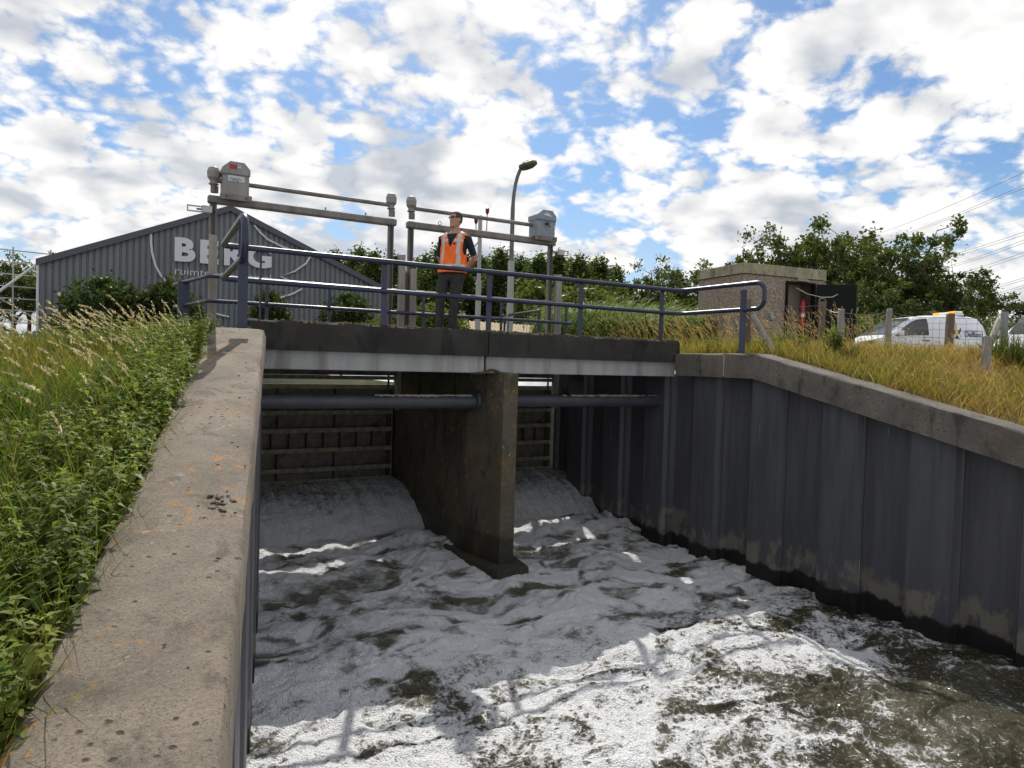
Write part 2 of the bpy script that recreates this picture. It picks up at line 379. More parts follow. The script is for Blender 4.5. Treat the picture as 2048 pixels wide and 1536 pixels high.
def height_and_foam(X, Y):
    wx = 0.35*fbm(X*0.9, Y*0.9, 21, 3); wy = 0.5*fbm(X*0.7+9, Y*0.7, 22, 3)
    x, y = X+wx, Y+wy
    chop = 0.55+0.45*sstep(1.5, 8, Y)
    big = fbm(x*0.55, y*0.75, 31, 4, 0.5)
    rid = 1-np.abs(fbm(x*1.3, y*1.9, 41, 4, 0.5))*2.2
    small = fbm(x*4.0, y*5.5, 51, 4, 0.55)
    z = 0.10 + chop*(0.165*big + 0.050*(rid-0.5) + 0.030*small)
    z = z + 0.15*np.exp(-((Y-11.0)/1.0)**2)*(1+1.2*fbm(X*1.1, Y*1.1, 77, 3))          # boil below the falls
    # foam amount: strongest under the bridge, tongue to the lower left, murky clear patch towards the right foreground
    cov = 0.70 + 0.08*sstep(3.5, 8.0, Y) + 0.02*sstep(9, 11, Y)
    clear = np.exp(-(((X-6.9)/1.5)**2+((Y-3.4)/1.3)**2)); cov = cov-0.75*clear
    clear2 = np.exp(-(((X-4.6)/1.2)**2+((Y-4.3)/0.55)**2)); cov = cov-0.14*clear2
    cov = cov-0.35*np.exp(-(((X-2.6)/1.0)**2+((Y-9.2)/0.8)**2))-0.26*np.exp(-(((X-6.9)/0.8)**2+((Y-9.6)/0.55)**2))
    cov = cov-0.30*np.exp(-(((X-8.6)/0.7)**2))*sstep(8.5, 6.0, Y)
    pat = fbm(x*0.9, y*1.25, 61, 5, 0.55)
    hol = fbm(x*1.7, y*2.9, 71, 3, 0.5)
    lace = 1-np.abs(fbm(x*2.3, y*2.7, 81, 3, 0.5))*3.2
    lace2 = 1-np.abs(fbm(x*6.0+3*wx, y*6.6, 85, 3, 0.55))*2.8
    near = sstep(7.4, 5.6, Y)
    solid = cov-0.06 + 0.70*pat - 1.15*np.maximum(hol-0.02, 0) + 0.10*lace
    lacy = cov - 0.37 + 0.85*pat + 0.30*lace + 0.14*lace2 - 0.5*np.maximum(hol, 0)
    foam = solid*(1-near)+lacy*near
    z = z + 0.018*chop*np.clip(foam-0.4, 0, 0.6)*(1+lace2)
    z = z + 0.030*sstep(7.5, 4.5, Y)*(fbm(x*3.2, y*4.6, 101, 4, 0.62)+0.5*(1-2.4*np.abs(fbm(x*2.6+4, y*3.8, 105, 3, 0.55))))
    thin = np.clip(0.10+0.50*sstep(5.5, 9.5, Y)+0.5*pat, 0, 1)
    # falling sheets under the two gates
    d = np.clip(GY-0.05-Y, 0, 5); jz = 0.91-0.27*d*d
    js = fbm(X*6, Y*0.7, 91, 4, 0.6); jt = fbm(X*4.5, Y*5.5, 95, 4, 0.6); jz = jz + (0.035*js+0.070*jt)*sstep(0.1, 1.2, d)
    k = sstep(-0.05, 0.05, jz-z-0.02); z = np.where(jz > z, jz*k+z*(1-k), z)
    inj = sstep(0.0, 0.2, jz-z+0.15)*sstep(11.3, 11.7, Y)
    foam = foam*(1-inj) + inj*(0.40+0.22*js+0.26*jt*sstep(0.2, 1, d)+0.42*sstep(0.5, 1.5, d)+0.15*pat+0.10*sstep(3.2, 4.6, X)*sstep(5.3, 4.9, X)); thin = thin*(1-inj)+inj*0.55
    # water piles up round the pier foot
    return z, np.clip(foam, 0, 1), thin, inj
WY = np.concatenate([np.linspace(-15, 1.2, 30)[:-1], np.linspace(1.2, 7, 420)[:-1], np.linspace(7, 13.6, 340)])
WU = np.linspace(0, 1, 600)
uu, vv = np.meshgrid(WU, WY)
XA = np.where(vv < 9.2, xl(vv)-0.30, 1.35); wxx = XA+(8.95-XA)*uu
wz, wf, wth, wj = height_and_foam(wxx, vv)
nu, nv = len(WU), len(WY); i = (np.arange(nu-1)[None]+np.arange(nv-1)[:, None]*nu).ravel()
wme = np_mesh('water', np.stack([wxx.ravel(), vv.ravel(), wz.ravel()], 1), np.stack([i, i+1, i+1+nu, i+nu], 1),
              np.stack([wf.ravel(), wth.ravel(), (sstep(7.6, 5.2, vv)*(1-wj)).ravel()], 1), smooth=True)
tag(link('water', wme, water_mat()), kind='structure')
def spray():
    rg2 = np.random.default_rng(3); n = 2600
    src = rg2.integers(0, 5, n); c = np.array([(5.9, 11.9, 0.25), (7.4, 11.7, 0.1), (3.0, 11.7, 0.12), (4.4, 12.0, 0.2), (2.0, 11.6, 0.1)])[src]; s3 = np.array([(0.22, 0.25, 0.22), (0.8, 0.3, 0.12), (0.9, 0.25, 0.12), (0.3, 0.3, 0.16), (0.3, 0.3, 0.12)])[src]
    p3 = c+rg2.normal(size=(n, 3))*s3; p3[:, 2] = c[:, 2]+np.abs(p3[:, 2]-c[:, 2])*1.2
    m2 = 700; q = np.stack([rg2.uniform(1.8, 8.2, m2), rg2.uniform(3.5, 10.5, m2), np.zeros(m2)], 1); h_ = height_and_foam(q[:, 0], q[:, 1])[0]; q[:, 2] = h_+np.abs(rg2.normal(0, 0.035, m2))+0.01
    m3 = 6500; j = np.stack([np.where(rg2.random(m3) < 0.5, rg2.uniform(1.7, 4.85, m3), rg2.uniform(5.5, 8.55, m3)), 13.3-1.7*rg2.random(m3)**0.8, np.zeros(m3)], 1); j[:, 2] = height_and_foam(j[:, 0], j[:, 1])[0]+np.abs(rg2.normal(0, 0.045, m3))*(0.3+0.7*(13.4-j[:, 1]))
    p3 = np.concatenate([p3, q, j]); r3 = rg2.uniform(0.002, 0.0065, len(p3))
    oc = np.array([(1, 0, 0), (-1, 0, 0), (0, 1, 0), (0, -1, 0), (0, 0, 1.3), (0, 0, -1.3)]); of = np.array([(0, 2, 4), (2, 1, 4), (1, 3, 4), (3, 0, 4), (2, 0, 5), (1, 2, 5), (3, 1, 5), (0, 3, 5)])
    V = (p3[:, None]+oc[None]*r3[:, None, None]).reshape(-1, 3); F = (of[None]+(np.arange(len(p3))*6)[:, None, None]).reshape(-1, 3)
    return np_mesh('spray', V, F, smooth=True)
tag(link('spray', spray(), simple('water_drops', (0.72, 0.74, 0.75), 0.15, var=0.05, bumps=0)), 'fine white droplets thrown up where the falls hit the pool', 'spray', kind='stuff')
um = MB(); um.add([(1.3, 13.7, 2.45), (8.95, 13.7, 2.45), (8.95, 60, 2.45), (1.3, 60, 2.45)], [(0, 1, 2, 3)])
tag(um.build('upstream_water', simple('still_water', (0.03, 0.035, 0.02), 0.06, var=0.1, scale=2, bumps=0.15, bdist=0.02)), kind='structure')

# ------------------------------------------------------------------ sheet piling with concrete copings
def steel_mat():
    m, t, b = new_mat('painted_piling'); p = pos(t)
    g = N(t, 'ShaderNodeNewGeometry'); sp = N(t, 'ShaderNodeSeparateXYZ'); L(t, g.outputs['Position'], sp.inputs[0]); zz = sp.outputs[2]
    st = NOISE(t, SCALE(t, p, (1, 1, 0.08)), 9, 6, 0.65); n = NOISE(t, p, 3, 6, 0.6)
    c = MIX(t, MR(t, st, 0.3, 0.75), (0.062, 0.063, 0.072), (0.086, 0.087, 0.097))
    scr = M(t, 'MULTIPLY', MR(t, NOISE(t, SCALE(t, p, (1, 1, 0.05)), 26, 4, 0.6), 0.66, 0.70), MR(t, NOISE(t, SCALE(t, p, (1, 1, 0.5)), 1.9, 3, 0.6), 0.56, 0.64))
    c = MIX(t, M(t, 'MULTIPLY', scr, 0.8), c, (0.33, 0.33, 0.33))
    rust = MR(t, NOISE(t, SCALE(t, p, (1, 1, 0.4)), 5, 6, 0.7, 0.3), 0.60, 0.72)
    c = MIX(t, M(t, 'MULTIPLY', rust, 0.35), c, (0.045, 0.028, 0.02))
    e = M(t, 'ADD', zz, M(t, 'MULTIPLY', M(t, 'SUBTRACT', NOISE(t, p, 2.2, 5, 0.65), 0.5), 1.1))
    bare = M(t, 'MULTIPLY', MR(t, e, 0.54, 0.70, 1, 0), MR(t, NOISE(t, SCALE(t, p, (1, 1, 0.5)), 4.5, 5, 0.6), 0.45, 0.54))
    c = MIX(t, M(t, 'MULTIPLY', bare, 0.85), c, (0.17, 0.152, 0.122))
    e2 = M(t, 'ADD', zz, M(t, 'MULTIPLY', M(t, 'SUBTRACT', NOISE(t, p, 3.5, 5, 0.6), 0.5), 0.35))
    wet = MR(t, e2, 0.30, 0.36, 1, 0); c = MIX(t, wet, c, (0.009, 0.009, 0.008))
    L(t, c, b.inputs['Base Color']); L(t, MR(t, st, 0.3, 0.7, 0.38, 0.6), b.inputs['Roughness']); b.inputs['Specular IOR Level'].default_value = 0.4
    bump(t, b, M(t, 'ADD', n, M(t, 'MULTIPLY', st, 0.4)), 0.25, 0.02); return m
M_PILE = steel_mat()
M_COPL = concrete('weathered_coping', (0.178, 0.147, 0.112), 1.0)
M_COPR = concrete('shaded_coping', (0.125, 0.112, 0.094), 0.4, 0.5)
def coping_loft(path, inward, w, h, name, mat, parent, ch=0.03, jit=0.008, seed=3):
    """path: points of the channel-side top edge; inward: unit vectors pointing away from the channel"""
    sec = [(0, -h), (0, -ch*1.4), (ch*0.45, -ch*0.4), (ch*1.3, 0), (w*0.3, 0.004), (w*0.65, 0.004), (w-ch, 0), (w, -ch), (w, -h)]
    rr = random.Random(seed); rings = []
    for p, n in zip(path, inward):
        p = Vector(p); n = Vector(n); rings.append([p+n*(a+rr.uniform(-jit, jit)*0.7)+Vector((0, 0, bb+rr.uniform(-jit, jit)*(0.6 if bb > -h*0.9 else 0))) for a, bb in sec])
    return MB().loft(rings).build(name, mat, parent, smooth=True)
# left wing wall
wl = empty('wing_wall', (0, 0, 0)); tag(wl, 'sloping wing wall with wide lichen-spotted concrete coping beside the nettles', 'retaining wall')
ysl = np.concatenate([np.arange(9.2, Y0, -0.4), [Y0+0.05, Y0, Y0-0.05], np.arange(Y0-0.12, -2, -0.12)])
nl = Vector((-1, FLARE, 0)).normalized()
coping_loft([(float(xl(y)), y, float(zl(y))) for y in ysl], [nl]*len(ysl), 0.54, 0.36, 'coping', M_COPL, wl, 0.03, 0.006)
mc = MB(); rr = random.Random(31)
for k in range(64):                       # dark moss cushions along the channel-side edge
    y = rr.uniform(2.3, Y0) if k % 3 else rr.gauss(3.55, 0.05); u_ = abs(rr.gauss(0, 0.10))+0.03 if k % 3 else rr.gauss(0.13, 0.035)
    r_ = rr.uniform(0.002, 0.0062)*(1+1.0*(k % 3 == 0)); cx0 = float(xl(y))-u_; z_ = float(zl(y))
    mc.loft([[(cx0+r_*q*math.cos(a)*(1.2+0.5*math.sin(k*1.7+2*a)), y+r_*q*math.sin(a)*(1+0.4*math.cos(k+3*a)), z_+0.001+r_*h_*0.5) for a in np.arange(7)*0.8976+k] for q, h_ in ((1.0, -0.6), (1.05, 0.2), (0.75, 0.7), (0.2, 0.95))])
o = mc.build('moss', simple('dark_moss', (0.055, 0.038, 0.020), 0.95, var=0.4, scale=40, bumps=0.3), wl); o['kind'] = 'stuff'
# right wing wall
wr = empty('wing_wall', (0, 0, 0)); tag(wr, 'dark sheet pile wing wall with sloping grey coping below the dry grass', 'retaining wall')
ysr = np.concatenate([np.arange(9.2, YC, -0.3), [YC+0.06, YC, YC-0.06], np.arange(YC-0.2, -2, -0.2)])
for k, (a, b_) in enumerate(((9.2, 8.115), (8.085, -2))):
    yy = [y for y in ysr if b_ < y < a]; yy = [a]+yy+[b_]
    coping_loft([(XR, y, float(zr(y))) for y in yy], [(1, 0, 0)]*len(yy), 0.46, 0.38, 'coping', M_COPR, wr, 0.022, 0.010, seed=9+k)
jt = MB().box((XR+0.2, 8.10, 3.345), (0.38, 0.028, 0.34)).build('joint_filler', simple('pale_mortar', (0.42, 0.42, 0.40), 0.9, scale=20), wr)
def pile_unit(side, yc, out, ztop, parent, xbase):
    """one U pile 0.63 m wide; out=1 stands towards the channel"""
    w = 0.315; s = side; th = 0.012; e = 0.10; f = 0.265
    a = [(-w, 0), (-f, out*e), (f, out*e), (w, 0)]
    pl = [(xbase(yc+t)+s*o, yc+t) for t, o in a]; pb = [(xbase(yc+t)+s*(o-th), yc+t) for t, o in a]
    m = MB(); n = 4
    vs = []; zt = [float(ztop(y)) for _, y in pl]
    for (x, y), z in zip(pl, zt): vs += [(x, y, -0.9), (x, y, z)]
    for (x, y), z in zip(pb, zt): vs += [(x, y, -0.9), (x, y, z)]
    fs = []
    for i in range(n-1):
        fs += [(2*i, 2*i+2, 2*i+3, 2*i+1), (8+2*i, 8+2*i+1, 8+2*i+3, 8+2*i+2)]
        fs += [(2*i+1, 2*i+3, 8+2*i+3, 8+2*i+1)]
    fs += [(0, 1, 9, 8), (6, 14, 15, 7)]
    m.add(vs, fs)
    zt = float(ztop(yc+w)); x = xbase(yc+w)          # interlock bead
    m.box((x+s*0.006, yc+w, (zt-0.9)/2), (0.040, 0.034, zt+0.9))
    return m.build('sheet_pile', M_PILE, parent, bevel=0.006, seg=1)
for k in range(24):
    yc = 13.0-0.63*k+0.02
    pile_unit(-1, yc, 1 if k % 2 else -1, (lambda y: zr(y)-0.36) if yc < 9.25 else (lambda y: 3.30), wr, lambda y: 8.70)
for k in range(22):
    yc = 13.0-0.63*k
    pile_unit(1, yc, 1 if k % 2 else -1, (lambda y: zl(y)-0.34) if yc < 9.2 else (lambda y: 3.30), wl, lambda y: float(xl(min(y, 9.2)))-0.13)

# ------------------------------------------------------------------ bridge
M_EDGE = concrete('blackened_concrete', (0.036, 0.033, 0.029), 0.0, 0.6)
M_BEAM = simple('pale_concrete_beam', (0.33, 0.335, 0.33), 0.8, var=0.15, scale=5, streak=True, dirt=(0.12, 0.11, 0.09), dirt_amt=0.6, bumps=0.2)
br = empty('sluice_bridge', (0, 0, 0)); tag(br, 'concrete bridge with blackened edge slab above a pale grey beam', 'bridge')
def rough_slab(x0, x1, y0, y1, z0, z1, name, mat, parent, step=0.12, j=0.012, seed=1):
    rr = random.Random(seed); rings = []; n = max(2, int((x1-x0)/step))
    for i in range(n+1):
        x = x0+(x1-x0)*i/n; q = lambda s_: rr.uniform(-s_, s_)
        rings.append([(x, y0+q(j*0.3), z0+q(j*0.2)), (x, y0+q(j*0.4), z1-0.03+q(j*0.6)), (x, y0+0.03+q(j), z1+q(j)), (x, (y0+y1)/2, z1+q(j*0.5)), (x, y1, z1), (x, y1, z0)])
    return MB().loft(rings).build(name, mat, parent, smooth=True)
XJ = 4.83
for a, b_, sd in ((1.36, XJ-0.008, 1), (XJ+0.008, 8.62, 2)):
    rough_slab(a, b_, DY, DY+0.34, 3.385, DZ, 'edge_slab', M_EDGE, br, seed=sd)
    MB().box(((a+b_)/2, DY+0.21, 3.257), (b_-a-0.02, 0.24, 0.255)).build('beam', M_BEAM, br, bevel=0.012)
MB().box((5.0, DY+1.93, 3.50), (7.3, 3.18, 0.34)).build('deck', M_EDGE, br)
for yb in (10.5, 11.6, 12.5):
    MB().box((5.0, yb, 3.22), (7.0, 0.22, 0.22)).build('beam', M_EDGE, br)
MB().box((5.0, 12.96, 3.62), (7.3, 0.30, 0.28)).build('kerb', M_EDGE, br, bevel=0.02)
# a fringe of dry moss and litter along the bridge's edge
mo = MB(); rr = random.Random(5)
for k in range(260):
    x = rr.uniform(1.6, 8.55); r_ = rr.uniform(0.012, 0.035); y = DY+0.03+rr.uniform(-0.005, 0.06)
    mo.loft([[(x+rr.uniform(0.7, 1.2)*r_*q*math.cos(a), y+r_*q*0.8*math.sin(a), DZ-0.01+zz*r_) for a in np.arange(5)*1.2566] for q, zz in ((1, 0), (0.9, 0.5), (0.4, 0.9))])
o = mo.build('moss', simple('dry_moss', (0.12, 0.085, 0.035), 0.95, var=0.5, scale=12), br); o['kind'] = 'stuff'
mo = MB()
for k in range(300):
    x = XJ+rr.gauss(0.12, 0.13); r_ = rr.uniform(0.008, 0.02); y = DY+0.07+rr.uniform(-0.06, 0.02)
    mo.loft([[(x+r_*q*math.cos(a), y+r_*q*0.8*math.sin(a), 3.12+zz*r_+0.05*math.exp(-((x-XJ-0.1)/0.12)**2)) for a in np.arange(5)*1.2566] for q, zz in ((1, -0.5), (0.9, 0.6), (0.4, 1.3))])
# ------------------------------------------------------------------ pier
def pier_mat():
    m = concrete('mossy_pier', (0.105, 0.090, 0.066), 1.0, 0.5, wet=0.72); t = m.node_tree; b = t.nodes['Principled BSDF']
    src = b.inputs['Base Color'].links[0].from_socket; p = pos(t)
    st = NOISE(t, SCALE(t, p, (1, 1, 0.25)), 5, 6, 0.65, 0.6)
    c = MIX(t, MR(t, st, 0.5, 0.66, 0, 0.55), src, (0.16, 0.12, 0.025))
    c = MIX(t, MR(t, NOISE(t, SCALE(t, p, (1, 1, 0.2)), 4, 6, 0.6), 0.56, 0.7, 0, 0.6), c, (0.02, 0.019, 0.014))
    L(t, c, b.inputs['Base Color']); return m
M_PIER = pier_mat()
pr = empty('bridge_pier', (5.17, 9.25, 0)); tag(pr, 'narrow stained concrete pier with orange lichen dividing the two falls', 'pier')
def wedge(n0, n1, y0, y1, y2, z0, z1, cx=5.175):
    poly = [(cx-n0, y0), (cx+n0, y0), (cx+n1, y1), (cx+n1, y2), (cx-n1, y2), (cx-n1, y1)]
    return [(x-5.17, y-9.25, 0) for x, y in poly], z0, z1
def rough_prism(poly, z0, z1, n, j, name, mat, bevel):
    rings = []; rr = random.Random(11)
    for i in range(n+1):
        z = z0+(z1-z0)*i/n; rings.append([(x+rr.uniform(-j, j), y+rr.uniform(-j, j), z) for x, y, _ in poly])
    return MB().loft(rings).build(name, mat, pr, bevel=bevel)
pl, a, b_ = wedge(0.125, 0.27, 9.17, 10.1, 13.56, 0.22, 3.135); rough_prism(pl, a, b_, 30, 0.004, 'pier_wall', M_PIER, 0.012)
pl, a, b_ = wedge(0.27, 0.42, 8.93, 9.9, 13.57, -1.0, 0.24); rough_prism(pl, a, b_, 8, 0.004, 'footing', concrete('slimy_footing', (0.05, 0.045, 0.03), 0.0, 0.5), 0.03)
o = mo.build('moss', simple('green_moss', (0.07, 0.065, 0.02), 0.95, var=0.5, scale=14), None)
o.name = 'moss'; o.parent = br; o['kind'] = 'stuff'

# ------------------------------------------------------------------ bracing pipes
M_PIPE = simple('dull_blue_steel', (0.050, 0.054, 0.068), 0.5, var=0.2, scale=4, bumps=0.15, dirt=(0.12, 0.115, 0.10), dirt_amt=0.25)
M_FLAKE = simple('lime_crust', (0.40, 0.38, 0.31), 0.95, var=0.3, scale=30)
for a, b_, lab in ((1.45, 4.93, 'slate blue bracing pipe from the wide coped wall to the pier'), (5.40, 8.72, 'slate blue bracing pipe from the pier to the dark piling, crusted on top')):
    e = empty('bracing_pipe', (a, 9.8, 2.69)); tag(e, lab, 'pipe', 'bracing pipes under the bridge')
    ln = b_-a
    MB().tube([(0.0, 0, 0), (ln, 0, -0.02)], 0.102, 20).build('tube', M_PIPE, e, smooth=True)
    for xe in (0.03, ln-0.03): MB().tube([(xe-0.03, 0, 0), (xe+0.03, 0, 0)], 0.15, 20).build('flange', M_PIPE, e, smooth=True)
    mb = MB(); rr = random.Random(int(a*10))
    for k in range(90):
        x = rr.gauss(ln*0.62, ln*0.14) if a > 5 else rr.gauss(ln*0.75, ln*0.12); x = min(max(x, 0.1), ln-0.1); an = rr.gauss(2.0, 0.12)
        mb.box((x, -0.118*math.cos(an-1.57-0.0)*0.0+0.1035*math.cos(an), 0.1035*math.sin(an)-0.01), (rr.uniform(0.02, 0.09), 0.02, 0.008), (an-1.57, 0, rr.uniform(-0.3, 0.3)))
    o = mb.build('crust', M_FLAKE, e); o['kind'] = 'stuff'
# ------------------------------------------------------------------ sluice gates
M_GATE = simple('grimy_gate_plate', (0.14, 0.12, 0.10), 0.75, var=0.3, scale=5, bumps=0.3, bdist=0.01, dirt=(0.03, 0.03, 0.024), dirt_amt=0.7)
M_GIRD = simple('algae_girder', (0.19, 0.19, 0.125), 0.8, var=0.4, scale=9, bumps=0.3, dirt=(0.25, 0.24, 0.18), dirt_amt=0.35)
for a, b_, side in ((1.50, 4.86, 'beside the wide coped wall'), (5.50, 8.66, 'beside the dark piling')):
    w = b_-a; cx = (a+b_)/2; yg = 13.62
    g = empty('sluice_gate', (cx, yg, 0)); tag(g, 'ribbed steel sluice gate leaf raised above the falling water '+side, 'sluice gate', 'sluice gates')
    MB().box((0, 0.02, 1.825), (w+0.5, 0.03, 1.91)).build('skin_plate', M_GATE, g)
    zg = [0.92, 1.15, 1.52, 1.90, 2.24, 2.74]
    for z in zg:
        MB().box((0, -0.10, z), (w-0.02, 0.19, 0.014)).box((0, -0.196, z), (w-0.02, 0.014, 0.085)).build('girder', M_GIRD, g)
    for i in range(len(zg)-1):
        n = 10 if i == 2 else 3
        for k in range(n+1):
            x = -w/2+0.06+(w-0.12)*k/n
            MB().box((x, -0.07, (zg[i]+zg[i+1])/2), (0.014, 0.13, zg[i+1]-zg[i]-0.02)).build('stiffener', M_GATE, g)
    for s in (-1, 1): MB().box((s*(w/2-0.02), -0.09, 1.86), (0.035, 0.20, 1.86)).build('side_frame', M_GATE, g)
    u = empty('breast_wall', (cx, 13.27, 0)); tag(u, 'brown panelled breast wall hanging under the bridge '+side, 'wall panel', 'breast walls above the gates')
    for k in range(3):
        MB().box((-w/2+w*(k+0.5)/3, 0, 3.17), (w/3-0.03, 0.03, 0.40)).build('panel', M_GATE, u)
    MB().box((0, -0.04, 2.925), (w, 0.10, 0.075)).build('girder', M_GIRD, u, bevel=0.008)
    MB().box((0, -0.03, 3.42), (w, 0.10, 0.08)).build('girder', M_GIRD, u)
    for k in range(4): MB().box((-w/2+w*k/3*0.996+0.006, -0.03, 3.17), (0.02, 0.09, 0.42)).build('stiffener', M_GATE, u)
# ------------------------------------------------------------------ gate hoists
M_GALV = simple('galvanised_steel', (0.20, 0.185, 0.168), 0.6, 0.25, var=0.3, scale=4, streak=True, dirt=(0.13, 0.09, 0.06), dirt_amt=0.7, bumps=0.12)
M_BOX = simple('motor_housing', (0.27, 0.255, 0.235), 0.6, 0.05, var=0.18, scale=4, streak=True, dirt=(0.16, 0.14, 0.11), dirt_amt=0.7, bumps=0.1)
M_BOXB = simple('blue_grey_housing', (0.23, 0.26, 0.31), 0.5, 0.05, var=0.15, scale=4, dirt=(0.16, 0.13, 0.10), dirt_amt=0.4, bumps=0.1)
M_DARK = simple('black_fittings', (0.025, 0.025, 0.028), 0.5, var=0.3)
M_RED = simple('red_plate', (0.32, 0.03, 0.03), 0.5, var=0.2); M_PLATE = simple('pale_plate', (0.55, 0.58, 0.62), 0.5, var=0.1); M_WHITE = simple('white_paint', (0.78, 0.78, 0.77), 0.45, var=0.06)
def gear_head(x, z, par, name='gear_head'):
    m = MB().lathe([(0.06, -0.10), (0.085, -0.10), (0.085, -0.08), (0.065, -0.08), (0.065, -0.03), (0.105, 0.02), (0.112, 0.12), (0.085, 0.19), (0.04, 0.215)], (x, 0, z), 8)
    m.build(name, M_BOX, par, bevel=0.006)
    for a in range(6): 
        q = a*math.pi/3
    m = MB().tube([(x, 0, z-0.24), (x, 0, z-0.10)], 0.05, 12).tube([(x+0.05, 0, z-0.24), (x+0.05, 0, z-0.12)], 0.03, 8); m.build('spindle_sleeve', M_GALV, par, smooth=True)
def hoist(xa, xb, mx0, mx1, boxm, lab, flip):
    h = empty('gate_hoist', (xa, GY, 3.0)); tag(h, lab, 'gate hoist', 'gate hoists')
    w = xb-xa; z0 = 0.0; B = 2.96
    for x in (0, w):
        MB().box((x, 0, B/2-0.04+0.1), (0.115, 0.06, B-0.02)).box((x, 0.05, B/2+0.06), (0.03, 0.06, B-0.02)).build('post', M_GALV, h, bevel=0.006)
        MB().tube([(x, -0.07, -0.6), (x, -0.07, B)], 0.022, 8).build('spindle', M_DARK, h, smooth=True)
    MB().box((w/2, -0.02, B+0.035), (w+0.19, 0.16, 0.135)).build('crossbeam', M_GALV, h, bevel=0.03, seg=3)
    MB().tube([(0, 0, 3.34), (w, 0, 3.34)], 0.042, 12).build('drive_shaft', M_GALV, h, smooth=True)
    gear_head(0, 3.36, h); gear_head(w, 3.36, h)
    c = (mx0+mx1)/2-xa; bw = mx1-mx0
    bx = MB().box((c, -0.05, 3.28), (bw-0.03, 0.36, 0.40)).build('motor_box', boxm, h, bevel=0.012)
    lid = [(-bw/2, 0, 3.43), (bw/2, 0, 3.43), (bw/2, 0, 3.54), (bw*0.28, 0, 3.655), (-bw*0.22, 0, 3.655), (-bw/2, 0, 3.54)]
    MB().prism([(c+x, 0, z) for x, _, z in lid], (0, -0.26, 0), (0, 0.16, 0)).build('cover', boxm, bx, bevel=0.012)
    MB().box((c, -0.235, 3.04), (bw+0.06, 0.05, 0.10)).build('mounting_plate', M_GALV, h, bevel=0.006)
    for s in (-1, 1): MB().tube([(c+s*bw*0.36, -0.28, 3.04), (c+s*bw*0.36, -0.262, 3.04)], 0.014, 8).build('bolt', M_DARK, h)
    if not flip:
        MB().box((c-0.055, -0.262, 3.56), (0.12, 0.008, 0.075)).build('red_sign', M_RED, bx)
        MB().box((c+0.045, -0.262, 3.56), (0.06, 0.008, 0.085)).build('sign', M_PLATE, bx); [MB().box((c+0.045, -0.268, zq), (wq, 0.006, 0.013)).build('sign_print', M_DARK, bx) for zq, wq in ((3.585, 0.03), (3.535, 0.045))]
        MB().box((c, -0.235, 3.36), (0.28, 0.008, 0.105)).build('sign', M_PLATE, bx)
        [MB().box((c-0.02, -0.241, zq), (wq, 0.005, hq)).build('sign_print', M_DARK, bx) for zq, wq, hq in ((3.365, 0.17, 0.008), (3.345, 0.21, 0.006), (3.322, 0.12, 0.010))]
    else:
        logo = [(-0.10, 0), (-0.06, 0.02), (-0.03, 0.03), (-0.01, 0.055), (0.015, 0.03), (0.05, 0.03), (0.09, -0.005), (0.12, -0.02), (0.10, -0.032), (0.03, -0.03), (-0.10, -0.012)]
        MB().prism([(c+x, 0, 3.55+z) for x, z in logo], (0, -0.262, 0), (0, -0.268, 0)).build('emblem', M_PLATE, bx)
        MB().tube([(c+0.0, -0.23, 3.36), (c, -0.31, 3.36)], 0.03, 10).tube([(c, -0.30, 3.36), (c+0.02, -0.30, 3.31), (c+0.06, -0.30, 3.28)], 0.013, 8).build('crank_socket', M_DARK, bx)
    for x in ((0.6, 1.0) if not flip else (0.7, 0.9)):
        xx = w*(x if x < 1 else 0.86)-0.0
        if not flip: MB().box((xx if x < 1 else w*0.84, -0.02, B+0.13), (0.022, 0.02, 0.06)).build('lifting_eye', M_GALV, h)
    if flip: MB().tube(arc((0.62, -0.02, B+0.15), 0.035, 0, 2*math.pi, (1, 0, 0), (0, 0, 1), 12), 0.007, 6).build('lifting_eye', M_GALV, h)
    return h
hoist(1.45, 4.70, 1.56, 2.02, M_BOX, 'weathered steel gate hoist with dirty beige motor box and red sign', False)
hoist(5.12, 8.44, 7.93, 8.42, M_BOXB, 'steel gate hoist with blue-grey motor box and white emblem', True)
M_LED = simple('pale_grey_casing', (0.45, 0.46, 0.48), 0.5, var=0.1)
for x, s, lab in ((1.40, -1, 'small work light bracketed beside the dirty beige motor box'), (8.50, 1, 'small work light bracketed below the blue-grey motor box')):
    e = empty('work_light', (x, GY-0.08, 5.80)); tag(e, lab, 'light')
    MB().box((s*0.0-0.06 if s < 0 else 0.16, -0.03, 0), (0.16, 0.06, 0.12)).build('control_box', M_LED, e, bevel=0.008)
    fr_ = MB()
    for (cx, cz, dx, dz) in ((0.25, 0.04, 0.24, 0.02), (0.25, -0.05, 0.24, 0.02), (0.365, 0, 0.02, 0.10), (0.14, 0, 0.02, 0.10)): fr_.box((s*cx, 0, cz), (dx, 0.05, dz))
    fr_.build('lamp_frame', M_LED, e, bevel=0.004)
    MB().box((s*0.05, 0.04, 0.0), (0.34, 0.03, 0.03)).build('arm', M_GALV, e)
